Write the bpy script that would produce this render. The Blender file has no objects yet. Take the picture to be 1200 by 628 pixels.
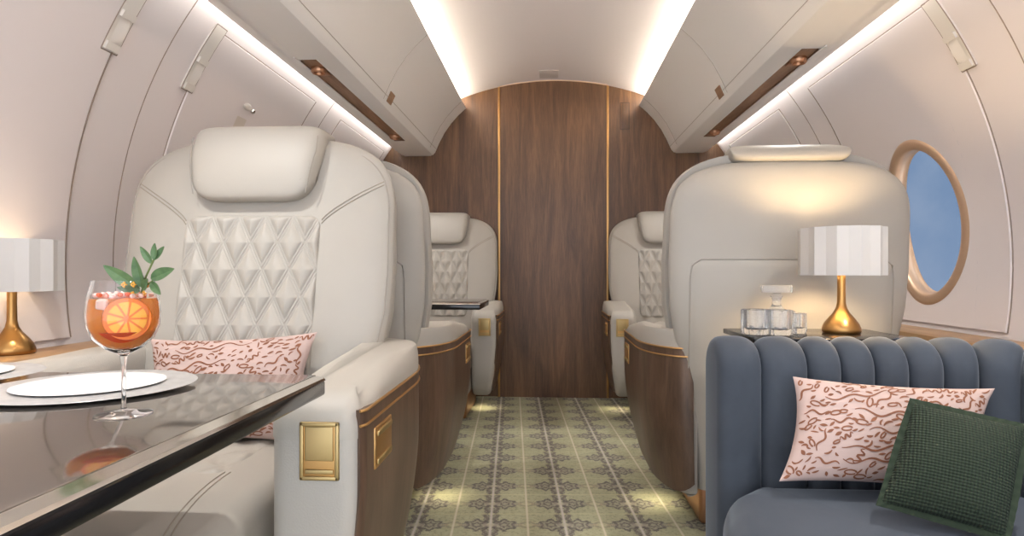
import bpy, bmesh, math, random
from mathutils import Vector, Matrix
from math import sin, cos, pi, sqrt, radians, atan2

scene = bpy.context.scene
COL = scene.collection

# ------------------------------------------------------------------ camera
F = 720.0                       # focal length in pixels of the 1200 wide frame
EYE = 0.88
TH = math.atan(45.0 / F)        # the camera looks a little to the left of the cabin axis
CT, ST = cos(TH), sin(TH)
cam_d = bpy.data.cameras.new('camera')
cam_d.sensor_width = 36.0
cam_d.lens = F * 36.0 / 1200.0
cam_d.shift_y = 6.0 / 1200.0
cam_d.clip_start = 0.02
cam = bpy.data.objects.new('camera', cam_d)
COL.objects.link(cam)
cam.location = (0, 0, EYE)
cam.rotation_euler = (pi / 2, 0, TH)
scene.camera = cam
scene.view_settings.view_transform = 'Standard'
scene.view_settings.look = 'None'
scene.view_settings.gamma = 1.0
scene.view_settings.use_curve_mapping = False
scene.view_settings.exposure = 0.40
scene.cycles.diffuse_bounces = 8
scene.cycles.max_bounces = 20
scene.cycles.transmission_bounces = 16


def at(px, py, Y):
    """world point at cabin depth Y that the photograph shows at pixel (px, py)"""
    u = (px - 600.0) / F
    v = (320.0 - py) / F
    dx, dy = -ST + u * CT, CT + u * ST
    t = Y / dy
    return Vector((t * dx, Y, EYE + t * v))


XC = 0.01                      # cabin axis
R = 1.45                       # fuselage lining radius
ZC = 0.903
YF, YB = -0.9, 4.37            # aft end of what is built, forward bulkhead


# ------------------------------------------------------------------ materials
def lin(c):
    return c / 12.92 if c <= 0.04045 else ((c + 0.055) / 1.055) ** 2.4


def rgb(r, g, b):
    return (lin(r / 255.0), lin(g / 255.0), lin(b / 255.0), 1.0)


class N:
    """tiny wrapper to write shader maths as expressions"""
    tree = None

    def __init__(self, sock):
        self.s = sock

    @staticmethod
    def op(kind, *a):
        n = N.tree.nodes.new('ShaderNodeMath')
        n.operation = kind
        for i, x in enumerate(a):
            if isinstance(x, N):
                N.tree.links.new(x.s, n.inputs[i])
            else:
                n.inputs[i].default_value = float(x)
        return N(n.outputs[0])

    def __add__(s, o): return N.op('ADD', s, o)
    def __radd__(s, o): return N.op('ADD', o, s)
    def __sub__(s, o): return N.op('SUBTRACT', s, o)
    def __rsub__(s, o): return N.op('SUBTRACT', o, s)
    def __mul__(s, o): return N.op('MULTIPLY', s, o)
    def __rmul__(s, o): return N.op('MULTIPLY', o, s)
    def __truediv__(s, o): return N.op('DIVIDE', s, o)


def step_lt(x, edge, soft):
    """1 where x < edge, falling to 0 over 2*soft"""
    if isinstance(edge, N):
        x, edge = x - edge, 0.0
    n = N.tree.nodes.new('ShaderNodeMapRange')
    n.clamp = True
    N.tree.links.new(x.s, n.inputs[0])
    n.inputs[1].default_value = edge - soft
    n.inputs[2].default_value = edge + soft
    n.inputs[3].default_value = 1.0
    n.inputs[4].default_value = 0.0
    return N(n.outputs[0])


def mixc(f, a, b):
    n = N.tree.nodes.new('ShaderNodeMix')
    n.data_type = 'RGBA'
    for sock, x in ((n.inputs[0], f), (n.inputs[6], a), (n.inputs[7], b)):
        if isinstance(x, N):
            N.tree.links.new(x.s, sock)
        else:
            sock.default_value = x
    return N(n.outputs[2])


def noise(vec, scale, detail=3.0, rough=0.55, dist=0.0):
    n = N.tree.nodes.new('ShaderNodeTexNoise')
    n.inputs['Scale'].default_value = scale
    n.inputs['Detail'].default_value = detail
    n.inputs['Roughness'].default_value = rough
    n.inputs['Distortion'].default_value = dist
    if vec is not None:
        N.tree.links.new(vec.s, n.inputs['Vector'])
    return N(n.outputs['Fac'])


def ramp(f, stops):
    n = N.tree.nodes.new('ShaderNodeValToRGB')
    N.tree.links.new(f.s, n.inputs[0])
    e = n.color_ramp.elements
    while len(e) < len(stops):
        e.new(0.5)
    for el, (p, c) in zip(e, stops):
        el.position = p
        el.color = c
    return N(n.outputs[0])


def coords(scale=(1, 1, 1), rot=(0, 0, 0)):
    t = N.tree.nodes.new('ShaderNodeTexCoord')
    m = N.tree.nodes.new('ShaderNodeMapping')
    m.inputs['Scale'].default_value = scale
    m.inputs['Rotation'].default_value = rot
    N.tree.links.new(t.outputs['Object'], m.inputs['Vector'])
    return N(m.outputs['Vector'])


def sep(v):
    n = N.tree.nodes.new('ShaderNodeSeparateXYZ')
    N.tree.links.new(v.s, n.inputs[0])
    return N(n.outputs[0]), N(n.outputs[1]), N(n.outputs[2])


def bump(h, strength, dist):
    n = N.tree.nodes.new('ShaderNodeBump')
    n.inputs['Strength'].default_value = strength
    n.inputs['Distance'].default_value = dist
    N.tree.links.new(h.s, n.inputs['Height'])
    return N(n.outputs['Normal'])


def mat(name, color=(0.8, 0.8, 0.8, 1), rough=0.5, metal=0.0, fn=None, **kw):
    m = bpy.data.materials.new(name)
    m.use_nodes = True
    N.tree = m.node_tree
    b = m.node_tree.nodes['Principled BSDF']
    b.inputs['Base Color'].default_value = color
    b.inputs['Roughness'].default_value = rough
    b.inputs['Metallic'].default_value = metal
    for k, v in kw.items():
        b.inputs[k.replace('_', ' ')].default_value = v
    if fn:
        r = fn()
        for k, v in r.items():
            m.node_tree.links.new(v.s, b.inputs[k])
    return m


def emat(name, color, strength):
    m = bpy.data.materials.new(name)
    m.use_nodes = True
    t = m.node_tree
    t.nodes.clear()
    e = t.nodes.new('ShaderNodeEmission')
    e.inputs[0].default_value = color
    e.inputs[1].default_value = strength
    o = t.nodes.new('ShaderNodeOutputMaterial')
    t.links.new(e.outputs[0], o.inputs[0])
    return m


def leather_fn(c1, c2, grain=420.0, st=0.12):
    def f():
        v = coords()
        n1 = noise(v, 3.0, 3)
        n2 = noise(v, grain, 2)
        return {'Base Color': mixc(n1, c1, c2), 'Normal': bump(n2, st, 0.002)}
    return f


def wood_fn(dark, mid, light, axis_scale, fine):
    def f():
        v = coords(axis_scale)
        big = noise(v, 2.2, 5, 0.6, 1.2)
        fin = noise(v, fine, 4, 0.7, 0.3)
        k = big * 0.65 + fin * 0.35
        col = ramp(k, [(0.30, dark), (0.5, mid), (0.72, light)])
        return {'Base Color': col, 'Normal': bump(fin, 0.05, 0.001)}
    return f


M = {}
M['wall'] = mat('warm_white_lining', rgb(220, 212, 210), 0.42)
M['ceil'] = mat('ceiling_lining', rgb(222, 215, 216), 0.6)
M['binseam'] = mat('bin_seam', rgb(188, 180, 172), 0.6)
M['bin'] = mat('bin_lacquer', rgb(241, 239, 236), 0.35)
M['seam'] = mat('panel_seam_grey', rgb(140, 124, 112), 0.7)
M['vent'] = mat('shade_control_plastic', rgb(214, 208, 200), 0.4)
M['leather'] = mat('pale_leather', rgb(206, 200, 190), 0.5, fn=leather_fn(rgb(170, 165, 156), rgb(161, 155, 145)))
M['leather_grain'] = mat('grained_leather', rgb(206, 200, 190), 0.5, fn=leather_fn(rgb(173, 168, 160), rgb(165, 159, 150), 260.0, 0.35))
M['stitch'] = mat('stitch_thread', rgb(146, 138, 124), 0.7)
M['piping'] = mat('leather_piping', rgb(150, 144, 135), 0.55)
M['walnut'] = mat('bulkhead_walnut', rough=0.38, fn=wood_fn(rgb(66, 44, 28), rgb(98, 69, 44), rgb(128, 93, 61), (7.0, 7.0, 0.55), 16.0))
M['seatwood'] = mat('seat_walnut', rough=0.35, fn=wood_fn(rgb(60, 45, 36), rgb(88, 68, 54), rgb(112, 89, 72), (6.0, 6.0, 0.9), 14.0))
M['slotwood'] = mat('slot_walnut', rough=0.4, fn=wood_fn(rgb(104, 76, 56), rgb(146, 112, 86), rgb(176, 142, 112), (7.0, 1.0, 7.0), 14.0))
M['oak'] = mat('ledge_oak', rough=0.32, fn=wood_fn(rgb(122, 90, 60), rgb(152, 118, 82), rgb(176, 142, 104), (6.0, 0.7, 6.0), 12.0))
M['brass'] = mat('brushed_brass', rgb(172, 130, 78), 0.3, 1.0)
M['gold'] = mat('gold_trim', rgb(206, 164, 108), 0.42, 1.0)
M['latch'] = mat('satin_gold_plate', rgb(188, 164, 116), 0.48, 1.0)
M['copper'] = mat('copper_plinth', rgb(186, 140, 108), 0.35, 0.9)
M['ringmetal'] = mat('rose_beige_metal', rgb(206, 176, 148), 0.38, 0.6)
M['chrome'] = mat('chrome', rgb(225, 220, 212), 0.12, 1.0)
M['lacquer'] = mat('grey_mirror_lacquer', rgb(150, 142, 134), 0.07, 0.9)
M['black'] = mat('black_gloss', rgb(24, 23, 23), 0.15)
M['shade'] = None
M['glass'] = mat('clear_glass', (1, 1, 1, 1), 0.0, Transmission_Weight=1.0, IOR=1.35)
M['crystal'] = mat('cut_crystal', (0.96, 0.98, 1, 1), 0.02, Transmission_Weight=0.92, IOR=1.30)
M['pane'] = mat('window_glass', (1, 1, 1, 1), 0.0, Transmission_Weight=1.0, IOR=1.03)
M['porcelain'] = mat('white_porcelain', rgb(238, 236, 234), 0.25)
M['charger'] = mat('silvery_glass_rim', rgb(214, 212, 210), 0.3, fn=lambda: {
    'Base Color': mixc(noise(coords(), 60.0, 4), rgb(140, 138, 136), rgb(186, 184, 182))})
M['liquid'] = mat('orange_cocktail', (1.0, 0.40, 0.08, 1), 0.0, Transmission_Weight=0.62, IOR=1.06)
M['redliquid'] = mat('red_syrup', (0.62, 0.06, 0.01, 1), 0.1)
M['rind'] = mat('orange_rind', rgb(240, 120, 20), 0.45)
M['pith'] = mat('orange_pith', rgb(255, 214, 150), 0.5)
M['flesh'] = mat('orange_flesh', rgb(255, 178, 44), 0.35)
M['ice'] = mat('ice', rgb(255, 236, 224), 0.15, Transmission_Weight=0.4, IOR=1.2)
M['petal'] = mat('yellow_petal', rgb(236, 170, 52), 0.5)
M['berry'] = mat('pale_pink_bead', rgb(248, 208, 196), 0.35)
M['leaf'] = mat('sage_leaf', rough=0.5, fn=lambda: {
    'Base Color': mixc(noise(coords(), 90.0, 3), rgb(30, 62, 36), rgb(112, 142, 92))})
M['stem'] = mat('plant_stem', rgb(96, 110, 58), 0.6)


def shade_material():
    m = bpy.data.materials.new('lamp_shade_paper')
    m.use_nodes = True
    t = m.node_tree
    t.nodes.clear()
    d = t.nodes.new('ShaderNodeBsdfDiffuse')
    d.inputs[0].default_value = rgb(190, 188, 186)
    tr = t.nodes.new('ShaderNodeBsdfTranslucent')
    tr.inputs[0].default_value = rgb(238, 236, 232)
    mx = t.nodes.new('ShaderNodeMixShader')
    mx.inputs[0].default_value = 0.07
    o = t.nodes.new('ShaderNodeOutputMaterial')
    t.links.new(d.outputs[0], mx.inputs[1])
    t.links.new(tr.outputs[0], mx.inputs[2])
    t.links.new(mx.outputs[0], o.inputs[0])
    return m


M['shade'] = shade_material()


def velvet():
    v = coords()
    n1 = noise(v, 6.0, 4, 0.6, 0.6)
    n2 = noise(v, 500.0, 2)
    return {'Base Color': mixc(n1, rgb(44, 50, 59), rgb(66, 73, 83)), 'Normal': bump(n2, 0.15, 0.001)}


M['velvet'] = mat('slate_blue_velvet', rough=0.85, fn=velvet, Sheen_Weight=0.42, Sheen_Roughness=0.35,
                  Sheen_Tint=rgb(196, 204, 214))
M['pink'] = mat('pale_pink_cotton', rough=0.8, fn=lambda: {
    'Base Color': mixc(noise(coords(), 12.0, 3), rgb(184, 162, 154), rgb(174, 150, 142)),
    'Normal': bump(noise(coords(), 900.0, 1), 0.1, 0.001)})
M['stroke'] = mat('brown_embroidery', rough=0.7, fn=lambda: {
    'Base Color': mixc(noise(coords(), 25.0, 2), rgb(106, 60, 40), rgb(136, 84, 54))})


def knit():
    v = coords()
    x, y, z = sep(v)
    P = 0.0054
    a = N.op('SINE', x * (2 * pi / P))
    b = N.op('SINE', z * (2 * pi / P))
    h = N.op('ADD', a, b)
    col = mixc(h * 0.25 + 0.5, rgb(17, 27, 17), rgb(43, 57, 38))
    return {'Base Color': col, 'Normal': bump(h, 0.6, 0.002)}


M['green'] = mat('green_waffle_knit', rough=0.9, fn=knit)
M['greenedge'] = mat('green_flange', rough=0.9, fn=lambda: {
    'Base Color': mixc(noise(coords(), 120.0, 2), rgb(22, 33, 21), rgb(41, 55, 35))})


def carpet():
    v = coords()
    x, y, z = sep(v)
    u = x * CT + y * ST
    w = y * CT - x * ST
    pu, pv = 0.26, 0.1955
    nz = noise(v, 26.0, 4, 0.65)
    nf = noise(v, 190.0, 3, 0.7)

    def fold(s, period, phase):
        q = N.op('FRACT', (s - phase) / period + 0.5)
        return N.op('ABSOLUTE', q - 0.5) * period
    jitter = (nf - 0.5) * 0.004
    a = fold(u, pu, -0.075) + jitter          # distance to the nearest medallion line
    b = fold(w, pv, 2.148) + jitter
    ground = mixc(nz, rgb(138, 139, 110), rgb(180, 177, 147))
    fl = noise(v, 75.0, 4, 0.75)
    ground = mixc(step_lt(fl, 0.44, 0.05) * 0.55, ground, rgb(104, 108, 84))
    ground = mixc((nf - 0.35) * 0.9, ground, rgb(176, 172, 142))
    # medallion: a pair of lacy ovals either side of the line, smaller ones before and behind

    def oval(ca, cb, ra, rb):
        p, q = (a - ca) / ra, (b - cb) / rb
        return N.op('SQRT', p * p + q * q)
    col = ground
    for (ca, cb, ra, rb, kk) in ((0.048, 0.0, 0.040, 0.046, 1.0), (0.014, 0.062, 0.013, 0.030, 0.8), (0.088, 0.0, 0.012, 0.02, 0.6)):
        r = oval(ca, cb, ra, rb)
        an = N.op('ARCTAN2', (b - cb) / rb, (a - ca) / ra)
        wob = r * (N.op('COSINE', an * 6.0) * 0.16 + 1.0) + (fl - 0.5) * 0.9
        body = step_lt(wob, 1.0, 0.12)
        col = mixc(body * 0.5, col, rgb(140, 134, 126))
        ring = step_lt(N.op('ABSOLUTE', wob - 0.86), 0.14, 0.07)
        inner = step_lt(N.op('ABSOLUTE', wob - 0.36), 0.10, 0.07)
        dk = N.op('MAXIMUM', ring * 0.85, inner * 0.8) * N.op('MINIMUM', nf * 1.8, 1.0)
        col = mixc(dk * kk, col, rgb(72, 66, 68))
    r = oval(0.0, 0.0, 0.09, 0.05)
    # spine of leaves along each medallion line
    sp = step_lt(N.op('ABSOLUTE', a - (N.op('SINE', w * (2 * pi / (pv / 3.0))) * 0.007 + 0.018)), 0.007, 0.004)
    col = mixc(sp * 0.6, col, rgb(88, 78, 78))
    # small rosettes on the plain lines
    a2 = (N.op('SUBTRACT', pu / 2, a)) / 0.034
    b2 = b / 0.03
    r2 = N.op('SQRT', a2 * a2 + b2 * b2)
    sm = step_lt(N.op('ABSOLUTE', r2 - 0.75), 0.16, 0.08)
    col = mixc(sm * 0.5, col, rgb(118, 104, 94))
    # pale lines
    bx = step_lt(N.op('SUBTRACT', pv / 2, b), 0.0035, 0.002)
    col = mixc(bx * 0.65, col, rgb(184, 177, 140))
    hz = step_lt(b, 0.002, 0.002) * step_lt(N.op('SUBTRACT', pu / 2, a), 0.05, 0.01)
    col = mixc(hz * 0.8, col, rgb(186, 175, 146))
    l1 = step_lt(a, 0.0045, 0.002)
    col = mixc(l1 * 0.85, col, rgb(186, 178, 168))
    l2 = step_lt(N.op('SUBTRACT', pu / 2, a), 0.0038, 0.002)
    col = mixc(l2 * 0.9, col, rgb(196, 188, 164))
    ctr = step_lt(r, 0.3, 0.08)
    col = mixc(ctr * 0.6, col, rgb(172, 165, 146))
    return {'Base Color': col, 'Normal': bump(nf, 0.3, 0.003)}


M['carpet'] = mat('patterned_carpet', rough=0.95, fn=carpet)
M['led_top'] = emat('warm_led_ceiling', (1.0, 0.89, 0.71, 1), 46.0)
M['led_side'] = emat('warm_led_sidewall', (1.0, 0.96, 0.91, 1), 9.0)
M['lampglow'] = emat('bulb', (1.0, 0.75, 0.45, 1), 2.0)


# ------------------------------------------------------------------ mesh builder
class MB:
    def __init__(self):
        self.v, self.f, self.m = [], [], []

    def add(self, verts, faces, mi=0):
        o = len(self.v)
        self.v += [tuple(p) for p in verts]
        self.f += [tuple(i + o for i in f) for f in faces]
        self.m += [mi] * len(faces)
        return self

    def grid(self, fn, nu, nv, mi=0, closed=False):
        vs = [fn(i / nu, j / nv) for i in range(nu + (0 if closed else 1)) for j in range(nv + 1)]
        fs = []
        for i in range(nu):
            i2 = (i + 1) % nu if closed else i + 1
            for j in range(nv):
                fs.append((i * (nv + 1) + j, i2 * (nv + 1) + j, i2 * (nv + 1) + j + 1, i * (nv + 1) + j + 1))
        return self.add(vs, fs, mi)

    def loft(self, rings, cap=True, mi=0, closed=True):
        n = len(rings[0])
        vs = [p for r in rings for p in r]
        fs = []
        for k in range(len(rings) - 1):
            for i in range(n if closed else n - 1):
                j = (i + 1) % n
                fs.append((k * n + i, k * n + j, (k + 1) * n + j, (k + 1) * n + i))
        if cap:
            fs.append(tuple(range(n - 1, -1, -1)))
            fs.append(tuple((len(rings) - 1) * n + i for i in range(n)))
        return self.add(vs, fs, mi)

    def lathe(self, prof, seg=32, center=(0, 0, 0), mi=0):
        cx, cy, cz = center
        rings = [[(cx + r * cos(2 * pi * k / seg), cy + r * sin(2 * pi * k / seg), cz + z) for k in range(seg)] for r, z in prof]
        return self.loft(rings, True, mi)

    def tube(self, pts, r, seg=8, mi=0, closed=False):
        pts = [Vector(p) for p in pts]
        n = len(pts)
        rings = []
        up = Vector((0.13, 0.21, 0.97))
        for i, p in enumerate(pts):
            a = pts[(i - 1) % n] if (closed or i > 0) else p
            b = pts[(i + 1) % n] if (closed or i < n - 1) else p
            t = (b - a).normalized()
            if abs(t.dot(up)) > 0.97:
                x = t.cross(Vector((1, 0.1, 0))).normalized()
            else:
                x = t.cross(up).normalized()
            y = t.cross(x)
            rr = r(i / (n - 1)) if callable(r) else r
            rings.append([p + (x * cos(2 * pi * k / seg) + y * sin(2 * pi * k / seg)) * rr for k in range(seg)])
        if closed:
            rings.append(rings[0])
        return self.loft(rings, not closed, mi)

    def rbox(self, size, center=(0, 0, 0), bev=0.01, seg=3, rot=None, mi=0):
        bm = bmesh.new()
        bmesh.ops.create_cube(bm, size=1.0)
        bmesh.ops.scale(bm, vec=size, verts=bm.verts)
        if bev > 0:
            bmesh.ops.bevel(bm, geom=list(bm.edges), offset=min(bev, min(size) * 0.49), segments=seg, profile=0.5, affect='EDGES')
        mtx = Matrix.Translation(center)
        if rot is not None:
            mtx = mtx @ rot
        bm.transform(mtx)
        bm.verts.index_update()
        self.add([v.co[:] for v in bm.verts], [tuple(v.index for v in f.verts) for f in bm.faces], mi)
        bm.free()
        return self

    def prism(self, poly, y0, y1, mi=0):
        """polygon in (x, z) extruded along y"""
        r0 = [(x, y0, z) for x, z in poly]
        r1 = [(x, y1, z) for x, z in poly]
        return self.loft([r0, r1], True, mi)

    def build(self, name, mats, parent=None, angle=40.0, merge=False):
        me = bpy.data.meshes.new(name)
        me.from_pydata(self.v, [], self.f)
        for m in (mats if isinstance(mats, (list, tuple)) else [mats]):
            me.materials.append(m)
        me.polygons.foreach_set('material_index', self.m)
        bm = bmesh.new()
        bm.from_mesh(me)
        if merge:
            bmesh.ops.remove_doubles(bm, verts=bm.verts, dist=1e-5)
        bmesh.ops.recalc_face_normals(bm, faces=bm.faces)
        for f in bm.faces:
            f.smooth = True
        bm.to_mesh(me)
        bm.free()
        me.set_sharp_from_angle(angle=radians(angle))
        o = bpy.data.objects.new(name, me)
        COL.objects.link(o)
        if parent is not None:
            o.parent = parent
        return o


def tag(o, label=None, cat=None, group=None, kind=None):
    if label: o['label'] = label
    if cat: o['category'] = cat
    if group: o['group'] = group
    if kind: o['kind'] = kind
    return o


def thing(name, label, cat, loc=(0, 0, 0), rz=0.0, group=None):
    o = bpy.data.objects.new(name, None)
    o.empty_display_size = 0.1
    COL.objects.link(o)
    o.location = loc
    o.rotation_euler = (0, 0, rz)
    return tag(o, label, cat, group)


def copy_tree(o, parent=None):
    c = o.copy()
    COL.objects.link(c)
    c.parent = parent
    for ch in list(o.children):
        copy_tree(ch, c)
    return c


def chaikin(pts, n=2, closed=True):
    for _ in range(n):
        out = []
        m = len(pts)
        if not closed:
            out.append(pts[0])
        for i in range(m if closed else m - 1):
            p, q = pts[i], pts[(i + 1) % m]
            out.append(tuple(0.75 * a + 0.25 * b for a, b in zip(p, q)))
            out.append(tuple(0.25 * a + 0.75 * b for a, b in zip(p, q)))
        if not closed:
            out.append(pts[-1])
        pts = out
    return pts


def smooth_interp(tab, x):
    if x <= tab[0][0]: return tab[0][1]
    for (x0, y0), (x1, y1) in zip(tab, tab[1:]):
        if x <= x1:
            t = (x - x0) / (x1 - x0)
            t = t * t * (3 - 2 * t) * 0.5 + t * 0.5
            return y0 + (y1 - y0) * t
    return tab[-1][1]


def offset_ring(pts, d, weight=None):
    """offset a closed plan ring outwards by d (ring runs counter clockwise or clockwise, decided by area)"""
    n = len(pts)
    area = sum(pts[i][0] * pts[(i + 1) % n][1] - pts[(i + 1) % n][0] * pts[i][1] for i in range(n))
    sgn = 1.0 if area > 0 else -1.0
    out = []
    for i in range(n):
        ax, ay = pts[i - 1]
        bx, by = pts[(i + 1) % n]
        tx, ty = bx - ax, by - ay
        l = sqrt(tx * tx + ty * ty) or 1.0
        e = d * (weight(pts[i]) if weight else 1.0)
        out.append((pts[i][0] + sgn * ty / l * e, pts[i][1] - sgn * tx / l * e))
    return out


# ------------------------------------------------------------------ room shell
def W(side, a, y, r=R):
    return Vector((XC + side * r * cos(a), y, ZC + r * sin(a)))


A_FLOOR = math.asin((0 - ZC) / R)
A_TOP = 0.80
A_LEDGE = math.asin((0.69 - ZC) / R)
A_PANEL = 0.612
WIN_A = 0.122
WIN_RY, WIN_RA = 0.220, 0.298 / R       # opening half sizes


def patch(mb, side, y0, y1, a0, a1, r, ny=2, na=10):
    mb.grid(lambda u, v: W(side, a0 + (a1 - a0) * v, y0 + (y1 - y0) * u, r), ny, na)


def ell_patch(mb, side, yc, hy, ha, ry, ra, r, n=64, m=4):
    """patch between an elliptical hole and the rectangle yc±hy, WIN_A±ha"""
    t0 = atan2(ha, hy)
    knots = [-t0, t0, pi - t0, pi + t0, 2 * pi - t0]

    def f(u, v):
        q = int(u * 4 + 1e-6)
        fr = u * 4 - q
        t = knots[q] + (knots[q + 1] - knots[q]) * fr if q < 4 else knots[4]
        c, s = cos(t), sin(t)
        k = 1.0 / max(abs(c) / hy, abs(s) / ha)
        ey, ea = ry * c, ra * s
        qy, qa = k * c, k * s
        return W(side, WIN_A + ea + (qa - ea) * v, yc + ey + (qy - ey) * v, r)
    mb.grid(f, n, m, closed=True)


PANELS = {-1: [(0.83, 1.73), (2.12, 3.00), (3.38, 4.26)], 1: [(0.74, 1.66), (2.04, 2.92), (3.30, 4.18)]}
SEAMS = {-1: [0.55, 1.94, 3.19], 1: [0.46, 1.83, 3.11]}
WINS = {-1: [2.55], 1: [2.46]}
HY, HA = 0.27, 0.345 / R

for side, sname in ((-1, 'left'), (1, 'right')):
    mb = MB()
    cuts = []
    for wy in WINS[side]:
        cuts.append((wy - HY, wy + HY))
    y = YF
    for c0, c1 in cuts:
        patch(mb, side, y, c0, A_FLOOR, A_TOP, R, 12, 44)
        patch(mb, side, c0, c1, A_FLOOR, WIN_A - HA, R, 4, 20)
        patch(mb, side, c0, c1, WIN_A + HA, A_TOP, R, 4, 20)
        y = c1
    patch(mb, side, y, YB, A_FLOOR, A_TOP, R, 12, 44)
    wall = mb.build('wall_' + sname, M['wall'])
    tag(wall, kind='structure')
    # the lining panels, standing a few millimetres proud of the frame zone
    for (p0, p1) in PANELS[side]:
        pm = MB()
        rr = R - 0.007
        win = [w for w in WINS[side] if p0 < w < p1]
        if win:
            w = win[0]
            c0, c1 = w - HY, w + HY
            patch(pm, side, p0, c0, A_LEDGE, A_PANEL, rr, 3, 24)
            patch(pm, side, c1, p1, A_LEDGE, A_PANEL, rr, 3, 24)
            patch(pm, side, c0, c1, A_LEDGE, WIN_A - HA, rr, 3, 8)
            patch(pm, side, c0, c1, WIN_A + HA, A_PANEL, rr, 3, 12)
            ell_patch(pm, side, w, HY, HA, WIN_RY, WIN_RA, rr)
        else:
            patch(pm, side, p0, p1, A_LEDGE, A_PANEL, rr, 3, 24)
        # edges turned back to the lining
        e = 0.004
        pm.grid(lambda u, v: W(side, A_LEDGE + (A_PANEL - A_LEDGE) * u, p0 - e * v, rr + (R - rr) * v), 24, 1)
        pm.grid(lambda u, v: W(side, A_LEDGE + (A_PANEL - A_LEDGE) * u, p1 + e * v, rr + (R - rr) * v), 24, 1)
        pm.grid(lambda u, v: W(side, A_PANEL + e / R * v, p0 + (p1 - p0) * u, rr + (R - rr) * v), 3, 1)
        pm.build('lining_panel', M['wall'], wall)
        gm = MB()
        for yy, rj in ((p0 - 0.003, R - 0.001), (p1 + 0.006, R - 0.0055)):
            gm.tube([W(side, A_LEDGE + (A_PANEL + 0.003 - A_LEDGE) * k / 30, yy, rj) for k in range(31)], 0.0022, 6)
        gm.tube([W(side, A_PANEL + 0.003, p0 + (p1 - p0) * k / 4, R - 0.001) for k in range(5)], 0.0022, 6)
        gm.build('panel_joint', M['seam'], wall)
    for sy in SEAMS[side]:
        sm = MB()
        sm.tube([W(side, A_LEDGE + (A_TOP - A_LEDGE) * k / 40, sy, R - 0.0005) for k in range(41)], 0.0018, 6)
        sm.build('panel_joint', M['seam'], wall)

# floor, ceiling
mb = MB()
xw = R * cos(A_FLOOR) + 0.02
mb.rbox((2 * xw, YB - YF, 0.04), (XC, (YB + YF) / 2, -0.02), 0.0)
tag(mb.build('floor', M['carpet']), kind='structure')

CZ, CR = 2.246, 1.855
mb = MB()


def ceil_pt(u, v, lift=0.0):
    x = -0.93 + 1.86 * u
    return (XC + x, YF + (YB - YF) * v, CZ - CR + sqrt(CR * CR - x * x) + lift)


mb.grid(lambda u, v: ceil_pt(u, v), 48, 4)
mb.grid(lambda u, v: ceil_pt(u, v, 0.03), 48, 4)
for k in (0.0, 1.0):
    mb.grid(lambda u, v: ceil_pt(u, k, 0.03 * v), 48, 1)
    mb.grid(lambda u, v: ceil_pt(k, u, 0.03 * v), 4, 1)
ceiling = mb.build('ceiling', M['ceil'], merge=True)
tag(ceiling, kind='structure')
mb = MB()
for yy in (2.55,):
    mb.tube([ceil_pt(0.14 + 0.72 * k / 30, (yy - YF) / (YB - YF), -0.0005) for k in range(31)], 0.0012, 6)
mb.build('panel_joint', M['wall'], ceiling)
# flat sensor plate in the ceiling near the bulkhead
mb = MB()
mb.rbox((0.13, 0.16, 0.004), (XC - 0.02, 4.22, CZ - 0.002), 0.0015)
mb.build('sensor_plate', mat('plate_grey', rgb(196, 188, 186), 0.5), ceiling)

# forward bulkhead: left and right walnut panels, door between, gold strips
GX0, GX1 = at(585, 300, YB).x, at(712, 300, YB).x


def bulk_poly(x0, x1, n=30):
    top = []
    for k in range(n + 1):
        x = x1 + (x0 - x1) * k / n
        zc = ZC + sqrt(max(R * R - (x - XC) ** 2, 0.0))
        zs = CZ + 0.03 - CR + sqrt(CR * CR - min((x - XC) ** 2, 1.2))
        top.append((x, min(zc, zs + (0.4 if abs(x - XC) > 0.95 else 0.0))))
    return top


def wall_part(name, x0, x1, y0, y1, inset=0.0):
    mb = MB()
    top = bulk_poly(x0, x1)
    lo = []
    for x in (x0, x1):
        pass
    # lower edge follows the floor; outer sides follow the lining circle
    poly = [(x0, 0.0)] + [(x1, 0.0)] + top
    mb.prism(poly, y0, y1)
    return mb.build(name, M['walnut'])


XO = R * cos(A_FLOOR)
mb = MB()
# left panel with the circle as its outer edge


def side_poly(x_in, sgn):
    pts = [(x_in, 0.0), (XC + sgn * XO, 0.0)]
    n = 50
    aend = math.acos(min(1, abs(x_in - XC) / R))
    for k in range(1, n + 1):
        a = A_FLOOR + (aend - A_FLOOR) * k / n
        x, z = XC + sgn * R * cos(a), ZC + R * sin(a)
        zmax = CZ + 0.03 - CR + sqrt(max(0.0, CR * CR - (x - XC) ** 2)) if abs(x - XC) < 0.93 else 9
        pts.append((x, min(z, zmax)))
    return pts


wl = MB().prism(side_poly(GX0, -1), YB, YB + 0.06).build('wall_back_left', M['walnut'])
tag(wl, kind='structure')
wr = MB().prism(side_poly(GX1, 1), YB, YB + 0.06).build('wall_back_right', M['walnut'])
tag(wr, kind='structure')
top = [(GX1 + (GX0 - GX1) * k / 24, 0) for k in range(25)]
top = [(x, CZ + 0.002 - CR + sqrt(CR * CR - (x - XC) ** 2)) for x, _ in top]
door = MB().prism([(GX0, 0.0), (GX1, 0.0)] + top, YB - 0.012, YB + 0.05).build('door_1', M['walnut'])
tag(door, kind='structure')
mb = MB()
mb.tube([(x, YB - 0.013, z - 0.004) for x, z in top], 0.004, 6)
mb.build('head_trim', M['ringmetal'], door)
for i, gx in enumerate((GX0, GX1)):
    zt = CZ - CR + sqrt(CR * CR - (gx - XC) ** 2)
    mb = MB().rbox((0.016, 0.018, zt - 0.004), (gx, YB - 0.008, (zt - 0.004) / 2), 0.003, 2)
    tag(mb.build('trim_%d' % (i + 1), M['gold']), kind='structure')
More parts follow.
